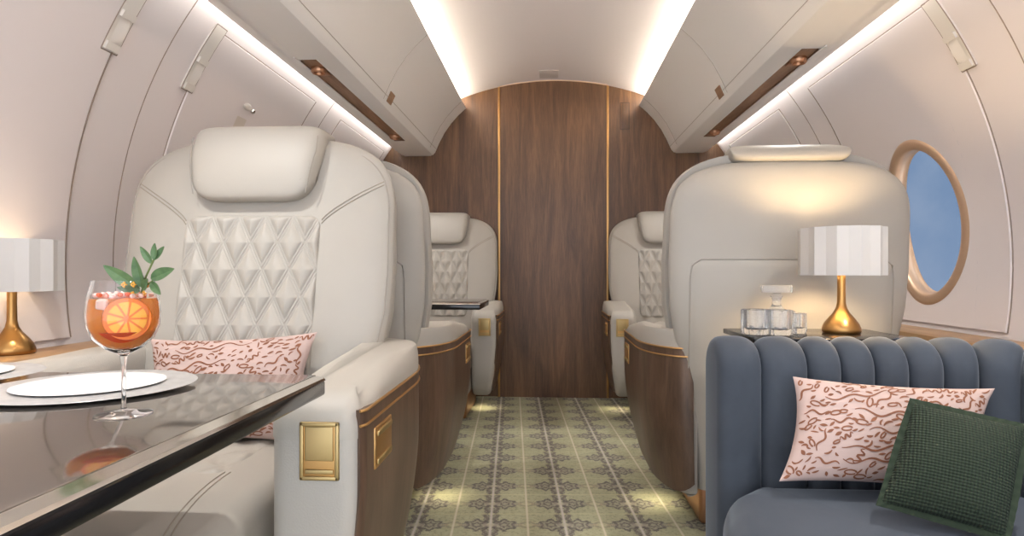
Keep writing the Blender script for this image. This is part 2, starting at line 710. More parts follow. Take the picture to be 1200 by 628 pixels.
# flush service hatch in the right bulkhead panel
mb = MB()
h0, h1 = at(727, 121, YB), at(737, 151, YB)
mb.rbox((0.062, 0.004, 0.185), ((h0.x + h1.x) / 2, YB - 0.001, (h0.z + h1.z) / 2), 0.001)
hx, hz = (h0.x + h1.x) / 2, (h0.z + h1.z) / 2
for q in range(4):
    if q % 2 == 0:
        mb.rbox((0.064, 0.003, 0.003), (hx, YB - 0.003, hz + (q - 1) * 0.093), 0.0, mi=1)
    else:
        mb.rbox((0.003, 0.003, 0.186), (hx + (q - 2) * 0.031, YB - 0.003, hz), 0.0, mi=1)
mb.build('service_hatch', [M['walnut'], mat('hatch_joint', rgb(58, 40, 28), 0.6)], wr)

# ------------------------------------------------------------------ windows
for side, wy, wn in ((1, 2.46, 'window_1'), (-1, 2.55, 'window_2')):
    root = bpy.data.objects.new(wn, None)
    COL.objects.link(root)
    tag(root, kind='structure')
    prof = [(0.010, 0.010), (0.000, 0.013), (-0.012, 0.014), (-0.024, 0.011), (-0.030, 0.004), (-0.032, -0.02),
            (-0.034, -0.03), (-0.040, -0.036), (0.0, -0.036), (0.02, -0.02), (0.020, 0.0)]
    mb = MB()
    n = 96
    rings = []
    for k in range(n + 1):
        t = 2 * pi * k / n
        rings.append([W(side, WIN_A + (WIN_RA + 0.008 + d / R) * sin(t), wy + (WIN_RY + 0.01 + d) * cos(t), R - h) for d, h in prof])
    mb.loft(rings, False)
    mb.build('window_surround', M['ringmetal'], root, merge=True)
    mb = MB()
    mb.grid(lambda u, v: W(side, WIN_A + (WIN_RA - 0.02) * v * sin(2 * pi * u), wy + (WIN_RY - 0.02) * v * cos(2 * pi * u), R + 0.028), 64, 6, closed=True)
    mb.build('pane', M['pane'], root, merge=True)

# ------------------------------------------------------------------ overhead bins and cove lights
BIN = [(0.613, 2.060), (0.632, 2.074), (0.655, 2.056), (0.80, 2.052), (0.93, 1.975), (1.06, 1.835), (1.098, 1.795),
       (1.098, 1.752), (1.078, 1.730), (1.055, 1.722), (0.872, 1.722), (0.852, 1.728), (0.836, 1.745), (0.805, 1.815),
       (0.768, 1.885), (0.718, 1.955), (0.668, 2.010)]
SLOTS = [(-0.21, 1.28), (2.37, 3.86)]  # first slot is out of view, added to light the near seats from above
XS0, XS1 = 0.932, 1.002
for side, sname in ((-1, 'left'), (1, 'right')):
    root = thing('overhead_bin', 'long cream overhead bin along the %s wall with slim wood-lined slot in its underside' % sname,
                 'overhead bin', (XC, 0, 0), 0, 'overhead bins')
    mb = MB()
    xs0, xs1 = XS0, XS1
    # body: closed section, its flat underside opened for the slot
    prof = [(side * x, z) for x, z in BIN]
    n = len(prof)
    ya, yb = YF, YB
    for i in range(n):
        p, q = prof[i], prof[(i + 1) % n]
        if i == 9:
            continue
        mb.add([(p[0], ya, p[1]), (q[0], ya, q[1]), (q[0], yb, q[1]), (p[0], yb, p[1])], [(0, 1, 2, 3)])
    mb.add([(x, ya, z) for x, z in prof], [tuple(range(n))])
    mb.add([(x, yb, z) for x, z in prof], [tuple(range(n))])
    zb = 1.722
    X = lambda x: side * x
    for (xa, xb, y0, y1) in ((0.872, xs0, ya, yb), (xs1, 1.055, ya, yb), (xs0, xs1, ya, SLOTS[0][0]), (xs0, xs1, SLOTS[0][1], SLOTS[1][0]), (xs0, xs1, SLOTS[1][1], yb)):
        mb.add([(X(xa), y0, zb), (X(xb), y0, zb), (X(xb), y1, zb), (X(xa), y1, zb)], [(0, 1, 2, 3)])
    mb.build('bin_body', M['bin'], root, 30, merge=True)
    for y0s, y1s in SLOTS:
        # slot liner
        mb = MB()
        d = 0.006
        cr = 0.02
        ring0 = [(X(xs0), y0s + cr), (X(xs0 + cr), y0s), (X(xs1 - cr * 0.4), y0s), (X(xs1), y0s + cr), (X(xs1), y1s), (X(xs0), y1s)]
        mb.loft([[(x, y, zb) for x, y in ring0], [(x, y, zb + d) for x, y in ring0]], False)
        mb.add([(x, y, zb + d) for x, y in ring0], [tuple(range(6))])
        mb.build('slot_liner', M['slotwood'], root)
        mb = MB()
        mb.tube([(X(xs1 + 0.006), y0s - 0.03 + (y1s - y0s + 0.05) * k / 6, zb) for k in range(7)], 0.004, 6)
        mb.build('slot_edge_trim', M['bin'], root)
        mb = MB()
        mb.tube([(X(xs0 - 0.002), y0s + (y1s - y0s) * k / 6, zb) for k in range(7)], 0.0018, 6)
        mb.build('slot_edge_trim', M['bin'], root)
        # reading lights in the two ends of the slot; the near slot's are added
        for yy in (y0s + 0.12, y1s - 0.13):
            lm = MB()
            cx = X((xs0 + xs1) / 2)
            lm.lathe([(0.001, 0.013), (0.030, 0.013), (0.032, 0.004), (0.031, -0.010), (0.027, -0.016), (0.021, -0.014), (0.018, -0.003), (0.001, -0.003)], 24, (cx, yy, zb))
            a = lm.build('reading_light', M['copper'], root)
            lm = MB()
            lm.rbox((0.05, 0.05, 0.008), (cx, yy + 0.045, zb + 0.001), 0.003)
            lm.build('light_bracket', M['copper'], a)
    # the door seam lines and call plate on the sloping face
    face = [(0.613, 2.060), (0.668, 2.010), (0.718, 1.955), (0.768, 1.885), (0.805, 1.815), (0.836, 1.745)]
    dm = MB()
    off = 0.0006
    for yy in (-0.2, 1.2, 3.0, 4.18):
        dm.tube([(X(x - off), yy, z - off) for x, z in face], 0.0011, 6)
    dm.tube([(X(0.826 - off), YF + (YB - YF) * k / 8, 1.768 - off) for k in range(9)], 0.0016, 6)
    dm.build('door_seam', M['binseam'], root)
    cm = MB()
    q0, q1 = (0.812, 1.797), (0.835, 1.748)
    cm.loft([[(X(q0[0] + 0.004), 3.05, q0[1]), (X(q0[0] - 0.003), 3.05, q0[1] - 0.0015), (X(q1[0] - 0.003), 3.05, q1[1] - 0.0015), (X(q1[0] + 0.004), 3.05, q1[1])],
             [(X(q0[0] + 0.004), 3.13, q0[1]), (X(q0[0] - 0.003), 3.13, q0[1] - 0.0015), (X(q1[0] - 0.003), 3.13, q1[1] - 0.0015), (X(q1[0] + 0.004), 3.13, q1[1])]])
    cm.build('call_plate', M['slotwood'], root)
    # cove lights
    tl = thing('cove_light', 'warm strip light glowing along the ceiling above the %s overhead bin' % sname, 'strip light', (XC, 0, 0), 0, 'ceiling cove lights')
    sm = MB().rbox((0.03, YB - YF - 0.06, 0.008), (X(0.675), (YB + YF) / 2, 2.062), 0.002, 1)
    sm.build('diffuser', M['led_top'], tl)
    sm = MB().rbox((0.045, YB - YF - 0.04, 0.006), (X(0.675), (YB + YF) / 2, 2.056), 0.001, 1)
    sm.build('channel', M['bin'], tl)
    tl = thing('cove_light', 'warm strip light glowing between the %s sidewall and the underside of its bin' % sname, 'strip light', (XC, 0, 0), 0, 'sidewall cove lights')
    sm = MB().rbox((0.008, YB - YF - 0.06, 0.020), (X(1.104), (YB + YF) / 2, 1.778), 0.002, 1)
    sm.build('diffuser', M['led_side'], tl)
    sm = MB().rbox((0.004, YB - YF - 0.04, 0.028), (X(1.099), (YB + YF) / 2, 1.778), 0.001, 1)
    sm.build('channel', M['bin'], tl)

# ------------------------------------------------------------------ wall fittings
def shade_control(side, y0, a1, a0, label):
    root = thing('shade_control', label, 'window shade control', (0, 0, 0), 0, 'window shade controls')
    w = 0.062

    def slab(mb, ya, yb, aa, ab, r0, r1, na=6):
        mb.grid(lambda u, v: W(side, aa + (ab - aa) * v, ya + (yb - ya) * u, r1), 2, na)
        for (f) in (lambda u, v: W(side, aa + (ab - aa) * u, ya, r0 + (r1 - r0) * v),
                    lambda u, v: W(side, aa + (ab - aa) * u, yb, r0 + (r1 - r0) * v)):
            mb.grid(f, na, 1)
        for aq in (aa, ab):
            mb.grid(lambda u, v: W(side, aq, ya + (yb - ya) * u, r0 + (r1 - r0) * v), 2, 1)
    da = a1 - a0
    mb = MB()
    slab(mb, y0, y0 + w, a0, a1, R, R - 0.009, 12)
    mb.build('track_plate', M['vent'], root, merge=True)
    mb = MB()
    slab(mb, y0 + 0.004, y0 + w - 0.004, a0 + da * 0.42, a0 + da * 0.50, R - 0.009, R - 0.018)
    mb.build('slider_bar', M['vent'], root, merge=True)
    mb = MB()
    slab(mb, y0 + 0.004, y0 + w - 0.004, a0 + 0.01 * da, a0 + da * 0.10, R - 0.009, R - 0.016)
    mb.build('slider_bar', M['vent'], root, merge=True)
    mb = MB()
    # sculpted finger grip between the two bars

    def grip(u, v):
        aa = a0 + da * (0.10 + 0.32 * v)
        h = 0.002 + 0.009 * (sin(pi * v) ** 0.7) * (0.35 + 0.65 * u)
        return W(side, aa, y0 + 0.012 + (w - 0.026) * u, R - 0.009 - h * (0.3 + 0.7 * sin(pi * u * 0.5)))
    mb.grid(grip, 8, 14)
    mb.grid(lambda u, v: W(side, a0 + da * (0.10 + 0.32 * v), y0 + 0.012 + (w - 0.026) * u, R - 0.0085), 2, 6)
    mb.grid(lambda u, v: (grip(1, u).lerp(W(side, a0 + da * (0.10 + 0.32 * u), y0 + w - 0.014, R - 0.0085), v)), 14, 1)
    mb.build('finger_grip', M['vent'], root)
    mb = MB()
    ring = [(y0 - 0.001, a0 - 0.002), (y0 + w + 0.001, a0 - 0.002), (y0 + w + 0.001, a1 + 0.002), (y0 - 0.001, a1 + 0.002)]
    for i in range(4):
        (ya, aa), (yb, ab) = ring[i], ring[(i + 1) % 4]
        mb.tube([W(side, aa + (ab - aa) * k / 8, ya + (yb - ya) * k / 8, R - 0.008) for k in range(9)], 0.0016, 6)
    mb.build('joint_line', M['seam'], root)


shade_control(-1, 2.075, 0.625, 0.45, 'narrow cream shade slider on left wall lining, the one further forward above the armchair')
shade_control(-1, 1.69, 0.625, 0.45, 'narrow cream shade slider on left wall lining, the one nearer the viewer at top left')
shade_control(1, 1.985, 0.615, 0.445, 'narrow cream shade slider on right wall lining, up above the oval window')
shade_control(1, 1.605, 0.615, 0.445, 'narrow cream shade slider on right wall lining, cut off by photo edge')

hook = thing('coat_hook', 'small cream latch with chrome knob on left wall panel above the headrest', 'hook', (0, 0, 0))
mb = MB()
hy, ha = 2.50, 0.485
Y1 = 2.50
mb.grid(lambda u, v: W(-1, ha + 0.010 * sin(2 * pi * u) * v, hy + 0.035 * cos(2 * pi * u) * v, R - 0.008 - 0.006 * (1 - v ** 4)), 20, 4, closed=True)
mb.build('hook_plate', M['vent'], hook)
kp = W(-1, ha - 0.004, hy + 0.03, R - 0.014)
mb = MB()
mb.lathe([(0.001, 0), (0.009, 0), (0.011, 0.006), (0.008, 0.012), (0.001, 0.013)], 16)
k = mb.build('knob', M['chrome'], hook)
nrm = Vector((cos(ha), 0, -sin(ha)))
k.rotation_euler = nrm.to_track_quat('Z', 'Y').to_euler()
k.location = kp
pl = MB()
pl.grid(lambda u, v: W(-1, 0.415 + 0.035 * v, 2.46 + 0.075 * u, R - 0.0085), 2, 2)
pl.grid(lambda u, v: W(-1, 0.415 + 0.035 * v, 2.46 + 0.075 * u, R - 0.0065), 2, 2)
tag(pl.build('wall_plate', mat('plate_beige', rgb(206, 196, 184), 0.5), None), 'small flat beige square plate on left wall panel below the chrome latch', 'wall plate')

# side ledges
for side, sname in ((-1, 'left'), (1, 'right')):
    zl = 0.672
    mb = MB()
    xi = 1.265
    xo = sqrt(R * R - (zl - ZC) ** 2) - 0.012
    xo2 = sqrt(R * R - (zl - 0.045 - ZC) ** 2) - 0.012
    poly = [(side * xo, zl), (side * (xi + 0.014), zl), (side * (xi + 0.004), zl - 0.005), (side * xi, zl - 0.015), (side * xi, zl - 0.035),
            (side * (xi + 0.006), zl - 0.045), (side * xo2, zl - 0.045)]
    o = mb.prism([(x + XC, z) for x, z in poly], YF + 0.02, YB - 0.015).build('side_ledge', M['oak'])
    tag(o, 'light oak ledge running along the %s cabin wall below window height' % sname, 'ledge', 'wall ledges')

# ------------------------------------------------------------------ seats
HWT = [(0.16, 0.300), (0.45, 0.325), (0.60, 0.352), (0.68, 0.375), (0.78, 0.392), (0.90, 0.397), (1.0, 0.394)]
ZT = 1.268


def seat_hw(z):
    if z <= 1.0:
        return smooth_interp(HWT, z)
    t = min(1.0, (z - 1.0) / (ZT - 1.0))
    return 0.394 * (1 - t ** 3.6) ** (1 / 3.1)


def seat_y(z):
    f = 0.25 + 0.20 * (z - 0.9)
    r = 0.41 + 0.035 * (z - 0.5)
    t = max(0.0, (z - 1.0) / (ZT - 1.0))
    k = max(0.0, 1 - t ** 7) ** (1 / 2.4)
    c = 0.5 * (f + r)
    return c, 0.5 * (r - f) * k


NE = 3.4


def y_front(x, z):
    c, h = seat_y(z)
    hw = max(seat_hw(z), 1e-4)
    return c - h * max(0.0, 1 - min(1.0, abs(x) / hw) ** NE) ** (1 / NE)


def y_rear(x, z):
    c, h = seat_y(z)
    hw = max(seat_hw(z), 1e-4)
    return c + h * max(0.0, 1 - min(1.0, abs(x) / hw) ** NE) ** (1 / NE)


def back_half(front):
    zs = [0.16 + 0.84 * k / 22 for k in range(23)] + [1.0 + (ZT - 1.0) * sin(pi / 2 * k / 20) for k in range(1, 20)] + [ZT - 0.00005]
    rings = []
    cut = 0.10
    n = 40
    for z in zs:
        c, h = seat_y(z)
        hw = seat_hw(z)
        ring = []
        phi0 = math.asin(cut) if not front else math.asin(-cut * 0.2)
        for k in range(n + 1):
            if front:
                ph = -pi - phi0 + (pi + 2 * phi0) * k / n        # left side, through front (sin < 0), to the right
            else:
                ph = phi0 + (pi - 2 * phi0) * k / n
            s, q = sin(ph), cos(ph)
            x = hw * math.copysign(abs(q) ** (2 / NE), q)
            y = h * math.copysign(abs(s) ** (2 / NE), s)
            if not front:
                x *= 0.985
            # rounded into the joint between the halves
            e = 1.0 - 0.035 * math.exp(-((abs(s) - (cut if not front else 0.0)) / 0.10) ** 2)
            t = max(0.0, (z - 1.0) / (ZT - 1.0))
            ring.append((x * e, c + y, z + (0.008 if front else -0.024) * t * t))
        rings.append(ring)
    return MB().loft(rings, True)


def quilt(mb, fn, w, h, dw, dh, nu, nv, T=0.013, base=0.004):
    """fn(a, b, t): surface point at panel coordinates a, b (centred) raised by t"""
    cr = 0.03

    def f(u, v):
        a = (u - 0.5) * w
        b = (v - 0.5) * h
        p, q = a / dw + b / dh, a / dw - b / dh
        dp = abs(p - round(p))
        dq = abs(q - round(q))
        d = min(dp, dq)
        dq_ = max(0.0, d - 0.075) / 0.425
        pil = (1 - (1 - min(1.0, dq_)) ** 2.2) ** 0.85
        g = math.exp(-((d - 0.050) / 0.022) ** 2) * 0.0042       # twin piped ridge along each seam
        # rounded rectangle border
        sx, sy = abs(a) - (w / 2 - cr), abs(b) - (h / 2 - cr)
        sd = sqrt(max(sx, 0) ** 2 + max(sy, 0) ** 2) + min(max(sx, sy), 0) - cr
        e = max(0.0, min(1.0, -sd / 0.016))
        e = sqrt(max(0.0, 1 - (1 - e) ** 2))
        if sd > 0:
            k = cr / (cr + sd)
            a = math.copysign((w / 2 - cr) + max(sx, 0) * k, a) if sx > 0 else a
            b = math.copysign((h / 2 - cr) + max(sy, 0) * k, b) if sy > 0 else b
        return fn(a, b, e * (base + T * pil + g) - 0.001)
    mb.grid(f, nu, nv)


def arm_plan():
    pts = []
    rc = 0.035
    xi, xo = 0.286, 0.440
    yf = -0.320
    for k in range(7):
        pts.append((xi, 0.33 - (0.33 - (yf + rc)) * k / 6))
    for k in range(1, 8):
        t = pi + (pi / 2) * k / 8
        pts.append((xi + rc + rc * cos(t), yf + rc + rc * sin(t)))
    pts.append((xi + rc, yf))
    pts.append(((xi + xo) / 2, yf))
    pts.append((xo - rc, yf))
    i0 = len(pts) + 4
    for k in range(1, 8):
        t = 1.5 * pi + (pi / 2) * k / 8
        pts.append((xo - rc + rc * cos(t), yf + rc + rc * sin(t)))
    for k in range(9):
        pts.append((xo, yf + rc + (0.10 - yf - rc) * k / 8))
    for k in range(1, 13):
        t = pi / 2 * k / 12
        pts.append((0.300 + (xo - 0.300) * cos(t), 0.10 + 0.27 * sin(t)))
    i1 = len(pts) - 1
    pts.append((xi, 0.37))
    return pts, i0, i1


PLAN, PI0, PI1 = arm_plan()
PLAN0 = PLAN


def arm_ring(z):
    kx = 1.0 if z > 0.48 else 1 - 0.36 * ((0.48 - z) / 0.36) ** 1.7
    ky = 1.0 if z > 0.34 else 1 - 0.40 * (1 - sqrt(max(0, 1 - ((0.34 - z) / 0.225) ** 2)))
    return [(PLAN[0][0] + (x - PLAN[0][0]) * kx, (0.10 + (y - 0.10) * ky) if y < 0.10 else y) for x, y in PLAN]


def crown(y):
    return 0.004 * max(0.0, min(1.0, (0.05 - y) / 0.35))


def rear_w(p):
    return 1.0 - 0.85 * max(0.0, min(1.0, (p[1] - 0.0) / 0.2)) - 0.5 * max(0.0, min(1.0, (-0.285 - p[1]) / 0.03))


def roll(ring, t):
    """the pad rolls further over its front end"""
    return [(x, y + 0.050 * (1 - cos(t)) * max(0.0, min(1.0, (-0.17 - y) / 0.10))) for x, y in ring]


def make_seat(s, arm_dx=0.0):
    """armchair facing -y, its aisle side on s*x"""
    global PLAN
    PLAN = [(x + arm_dx * (1.0 if x > 0.37 else 0.75), y) for x, y in PLAN0]
    root = thing('cabin_armchair', 'x', 'armchair')
    S = lambda p: (p[0] * s, p[1], p[2])

    def mir(mb):
        mb.v = [S(p) for p in mb.v]
        return mb
    # swivel plinth
    mb = MB()
    mb.rbox((0.50, 0.50, 0.17), (0, 0.0, 0.085), 0.02)
    mb.build('plinth', M['copper'], root)
    mb = MB()
    mb.rbox((0.56, 0.60, 0.15), (0, -0.08, 0.235), 0.03)
    mb.build('seat_frame', M['leather'], root)
    # backrest
    bk = back_half(True).build('backrest', M['leather'], root, 60)
    back_half(False).build('back_shell', M['leather'], root, 60)
    mb = MB()

    def qs(a, b, t):
        z = 0.815 + b
        return (a, y_front(a, z) - t, z)
    quilt(mb, qs, 0.385, 0.45, 0.077, 0.150, 210, 240)
    mb.build('quilted_panel', M['leather'], root, 180)
    # stitching from the quilted panel to the shoulders, and piping round the front edge
    for sg in (-1, 1):
        mb = MB()
        for o in (0.0, 0.010):
            pts = []
            for k in range(17):
                t = k / 16
                x = 0.195 + 0.165 * t
                z = 1.018 + o + 0.112 * t ** 0.8
                pts.append((sg * x, y_front(x, z) - 0.0008, z))
            mb.tube(pts, 0.0014, 5)
        mb.build('shoulder_stitching', M['stitch'], root)
    mb = MB()
    pts = []
    for k in range(61):
        t = -1 + 2 * k / 60
        ang = pi / 2 * t
        if abs(t) > 0.55:
            z = 0.66 + (1.02 - 0.66) * (1 - (abs(t) - 0.55) / 0.45)
        else:
            z = 1.02 + (ZT - 1.02) * (1 - (abs(t) / 0.55) ** 2.3)
        z = min(z, ZT - 0.012)
        hw = seat_hw(z)
        x = hw * 0.955
        if z > 1.02:
            x = hw * (0.955)
        pts.append((math.copysign(x, t), z))
    half = [(seat_hw(0.66 + (ZT - 0.66) * k / 40) * 0.955, 0.66 + (ZT - 0.672) * k / 40) for k in range(39)]
    line = [(-x, z) for x, z in half] + [(x, z) for x, z in reversed(half)]
    mb.tube([(x, y_front(x, z) - 0.001, z) for x, z in line], 0.0022, 6)
    mb.build('backrest_piping', M['piping'], root)
    # headrest cushion draped over the top of the back
    yf = lambda z: y_front(0, min(z, 1.22)) + 0.12 * max(0.0, z - 1.22)
    prof = [(yf(1.09) + 0.02, 1.080), (yf(1.09) - 0.035, 1.078), (yf(1.12) - 0.052, 1.105), (yf(1.18) - 0.058, 1.18), (yf(1.25) - 0.050, 1.26),
            (yf(1.28) - 0.02, 1.306), (0.385, 1.298), (0.418, 1.274), (0.428, 1.248), (0.40, 1.236), (0.345, 1.235), (yf(1.2) + 0.03, 1.17)]
    prof = chaikin(prof, 3)
    cy = sum(p[0] for p in prof) / len(prof)
    czz = sum(p[1] for p in prof) / len(prof)
    rings = []
    nn = 36
    spine = [(yf(1.12) - 0.005, 1.12), (yf(1.2) - 0.01, 1.2), (yf(1.25) + 0.01, 1.262), (0.40, 1.28)]

    def near(p):
        best = None
        for (a, b) in zip(spine, spine[1:]):
            ab = (b[0] - a[0], b[1] - a[1])
            t = ((p[0] - a[0]) * ab[0] + (p[1] - a[1]) * ab[1]) / (ab[0] ** 2 + ab[1] ** 2)
            t = max(0, min(1, t))
            q = (a[0] + ab[0] * t, a[1] + ab[1] * t)
            dd = (p[0] - q[0]) ** 2 + (p[1] - q[1]) ** 2
            if best is None or dd < best[0]:
                best = (dd, q)
        return best[1]
    pr = [(p, near(p)) for p in prof]
    for k in range(nn + 1):
        t = -1 + 2 * k / nn
        tt = math.copysign(sin(abs(t) * pi / 2) ** 0.75, t)
        sc = (1 - abs(tt) ** 9) ** (1 / 2.6) if abs(tt) < 1 else 0.0
        sc = max(sc, 0.05)
        ring = []
        for p, q in pr:
            yy, zz = q[0] + (p[0] - q[0]) * sc, q[1] + (p[1] - q[1]) * sc
            if zz < 1.13:
                zz += 0.030 * abs(tt) ** 7
            wdt = 0.189 - 0.020 * max(0.0, (1.22 - zz) / 0.12)
            ring.append((tt * wdt, yy, zz))
        rings.append(ring)
    hr = MB().loft(rings, True).build('headrest', M['leather'], root, 60)
    for sg in (-1, 1):
        mb = MB()
        pts = []
        for k in range(15):
            z = 1.10 + 0.165 * k / 14
            pts.append((sg * (0.180 - 0.020 * max(0, (1.22 - z) / 0.12)), yf(z) - 0.049 + 0.010 * (1 - sin(pi * k / 14)), z))
        mb.tube(pts, 0.0016, 5)
        mb.build('headrest_piping', M['piping'], hr)
    # rear panel seam
    mb = MB()
    rp = [(-0.315, 0.30), (-0.318, 0.86), (-0.312, 0.905), (-0.285, 0.925), (0.285, 0.925), (0.312, 0.905), (0.318, 0.86), (0.315, 0.30)]
    dense = []
    for a, b in zip(rp, rp[1:]):
        L = max(2, int(sqrt((a[0] - b[0]) ** 2 + (a[1] - b[1]) ** 2) / 0.02))
        for k in range(L):
            dense.append((a[0] + (b[0] - a[0]) * k / L, a[1] + (b[1] - a[1]) * k / L))
    dense.append(rp[-1])
    mb.tube([(x, y_rear(x / 0.985, z) + 0.0005, z) for x, z in dense], 0.0024, 6)
    mb.build('rear_seam', M['piping'], root)
    # slightly raised rear panel

    def rpan(u, v):
        a = (u - 0.5) * 0.63
        z = 0.30 + 0.623 * v
        sx, sy = abs(a) - 0.285, (z - 0.895)
        sd = sqrt(max(sx, 0) ** 2 + max(sy, 0) ** 2) - 0.03
        e = max(0.0, min(1.0, -sd / 0.02))
        return (a, y_rear(a / 0.985, z) + 0.004 * e - 0.001 * (1 - e) - (0.01 if sd > 0.001 else 0), z)
    MB().grid(rpan, 60, 50).build('rear_panel', M['leather'], root, 60)
    # seat cushion, its quilted centre and seams
    out = [(-0.285, 0.22), (-0.285, -0.28), (-0.30, -0.50), (-0.22, -0.54), (0.22, -0.54), (0.30, -0.50), (0.285, -0.28), (0.285, 0.22)]
    dense = []
    for a, b in zip(out, out[1:] + out[:1]):
        for k in range(5):
            dense.append((a[0] + (b[0] - a[0]) * k / 5, a[1] + (b[1] - a[1]) * k / 5))
    dense = chaikin(dense, 2)
    rings = []
    for k in range(7):
        t = pi / 2 * k / 6
        rings.append([(x, y, 0.30 + 0.03 * (1 - cos(t))) for x, y in offset_ring(dense, -0.03 * (1 - sin(t)))])
    for k in range(9):
        t = pi / 2 * k / 8
        rings.append([(x, y, 0.415 + 0.045 * sin(t)) for x, y in offset_ring(dense, -0.045 * (1 - cos(t)))])
    MB().loft(rings, True).build('seat_cushion', M['leather'], root, 50)
    mb = MB()
    quilt(mb, lambda a, b, t: (a, 0.03 + b, 0.459 + t), 0.29, 0.36, 0.12, 0.13, 60, 60, 0.009, 0.001)
    mb.build('quilted_seat_centre', M['leather'], root, 180)
    for sg in (-1, 1):
        mb = MB()
        for o in (0.0, 0.012):
            pts = [(sg * (0.145 + o + 0.085 * (t / 12) ** 1.6), -0.14 - 0.35 * (t / 12) ** 0.9, 0.4605) for t in range(13)]
            mb.tube(pts, 0.0015, 5)
        mb.build('seat_stitching', M['stitch'], root)
    # belt buckle lying at the back corner of the cushion
    mb = MB()
    mb.rbox((0.05, 0.026, 0.012), (s * 0.235, 0.125, 0.468), 0.004)
    mb.rbox((0.028, 0.020, 0.006), (s * 0.205, 0.120, 0.466), 0.002)
    mb.build('belt_buckle', M['ringmetal'], root)
    # aisle armrest: leather core, cushion top, walnut side with gold inlays
    zs = [0.14 + 0.02 * (1 - cos(pi / 2 * k / 5)) for k in range(6)] + [0.16 + (0.636 - 0.16) * k / 24 for k in range(1, 25)]
    rings = []
    for i, z in enumerate(zs):
        ins = 0.03 * (1 - sin(pi / 2 * min(i, 5) / 5))
        rings.append([(x, y, z - 0.55 * max(0.0, z - 0.56) * max(0.0, min(1.0, (-0.20 - y) / 0.08))) for x, y in offset_ring(arm_ring(z), -ins)])
    arm = mir(MB().loft(rings, True)).build('armrest', M['leather_grain'], root, 50)
    rings = []

    def hs(y):
        q = max(0.0, min(1.0, (0.02 - y) / 0.32))
        return 1.0 - 0.52 * q * q * (3 - 2 * q)
    out_w = lambda p: 0.15 + 0.85 * max(0.0, min(1.0, (p[1] + 0.31) / 0.06))

    def pad_z(y, s_):
        fr = max(0.0, min(1.0, (-0.18 - y) / 0.12))
        lo = 0.645 - 0.050 * fr * fr * (3 - 2 * fr)
        return lo + (0.632 + hs(y) * 0.060 - lo) * s_
    rings.append([(x, y, pad_z(y, 0) - 0.014) for x, y in offset_ring(PLAN, 0.006, out_w)])
    for k in range(0, 13):
        t = pi / 2 * k / 12
        rings.append([(x, y, pad_z(y, sin(t))) for x, y in roll(offset_ring(offset_ring(PLAN, 0.006, out_w), -0.050 * (1 - cos(t)), rear_w), t)])
    mir(MB().loft(rings, True)).build('armrest_pad', M['leather'], arm, 50)
    # walnut side
    mb = MB()
    run = list(range(PI0, PI1 + 1))

    def sheet(z0, z1, o, nz):
        rows = []
        for k in range(nz + 1):
            z = z0 + (z1 - z0) * k / nz
            ringp = offset_ring(arm_ring(z), o)
            rows.append([(ringp[i][0], ringp[i][1], z) for i in run])
        return rows
    rows = sheet(0.150, 0.632, 0.007, 30)
    back = sheet(0.150, 0.632, -0.004, 30)
    nr = len(run) - 1

    def lift(row):
        out = []
        for i, (x, y, z) in enumerate(row):
            f = i / nr
            lo = 0.150 + 0.035 * max(0.0, (f - 0.80) / 0.20) ** 2 + 0.07 * max(0.0, (0.30 - f) / 0.30) ** 2
            out.append((x, y, lo + (z - 0.150) * (0.632 - lo) / (0.632 - 0.150)))
        return out
    rows = [lift(r_) for r_ in rows]
    back = [lift(r_) for r_ in back]
    loops = []
    for f, b in zip(rows, back):
        loops.append(f + list(reversed(b)))
    mb.loft(loops, True)
    wp = mir(mb).build('wood_side', M['seatwood'], arm, 50)
    for z in (0.604, 0.631):
        mb = MB()
        ringp = offset_ring(arm_ring(z), 0.0078)
        mb.tube([(ringp[i][0], ringp[i][1], z) for i in run], 0.0028, 6)
        mir(mb).build('gold_inlay', M['gold'], wp)
    # recessed pull on the wood side
    mb = MB()
    mb.rbox((0.006, 0.120, 0.080), (0.4475 + arm_dx, -0.185, 0.545), 0.004)
    pul = mir(mb).build('pull_plate', M['gold'], wp)
    for z in (0.572, 0.518):
        mb = MB().rbox((0.006, 0.100, 0.012), (0.4515 + arm_dx, -0.185, z), 0.003)
        mir(mb).build('pull_lip', M['latch'], pul)
    # gold latch in the leather front
    mb = MB()
    lx, lz = 0.368 + arm_dx * 1.05, 0.562
    w, h, y = 0.072, 0.104, -0.3215
    for (dx, dz, ww, hh) in ((0, h / 2 - 0.004, w, 0.008), (0, -h / 2 + 0.004, w, 0.008), (-w / 2 + 0.004, 0, 0.008, h), (w / 2 - 0.004, 0, 0.008, h)):
        mb.rbox((ww, 0.008, hh), (lx + dx, y, lz + dz), 0.0025, 2)
    lt = mir(mb).build('latch_frame', M['latch'], root)
    mb = MB().rbox((w - 0.012, 0.004, h - 0.012), (lx, y + 0.001, lz), 0.001)
    mir(mb).build('latch_recess', M['gold'], lt)
    mb = MB().rbox((w - 0.020, 0.007, 0.062), (lx, y - 0.0005, lz + 0.014), 0.002)
    mb.rbox((w - 0.020, 0.006, 0.008), (lx, y - 0.0005, lz - 0.036), 0.0015)
    mir(mb).build('latch_flap', M['latch'], lt)
    # wall side armrest, plain leather, a little slimmer
    PLAN = [(0.275 + (x - 0.292) * 0.9, y) for x, y in PLAN0]
    rings = []
    for i, z in enumerate(zs):
        ins = 0.03 * (1 - sin(pi / 2 * min(i, 5) / 5))
        rings.append([(-x, y, z) for x, y in offset_ring(arm_ring(z), -ins)])
    for k in range(1, 8):
        t = pi / 2 * k / 7
        rings.append([(-x, y, 0.636 + 0.045 * sin(t)) for x, y in roll(offset_ring(PLAN, -0.045 * (1 - cos(t)), rear_w), t)])
    mir(MB().loft(rings, True)).build('armrest', M['leather_grain'], root, 50)
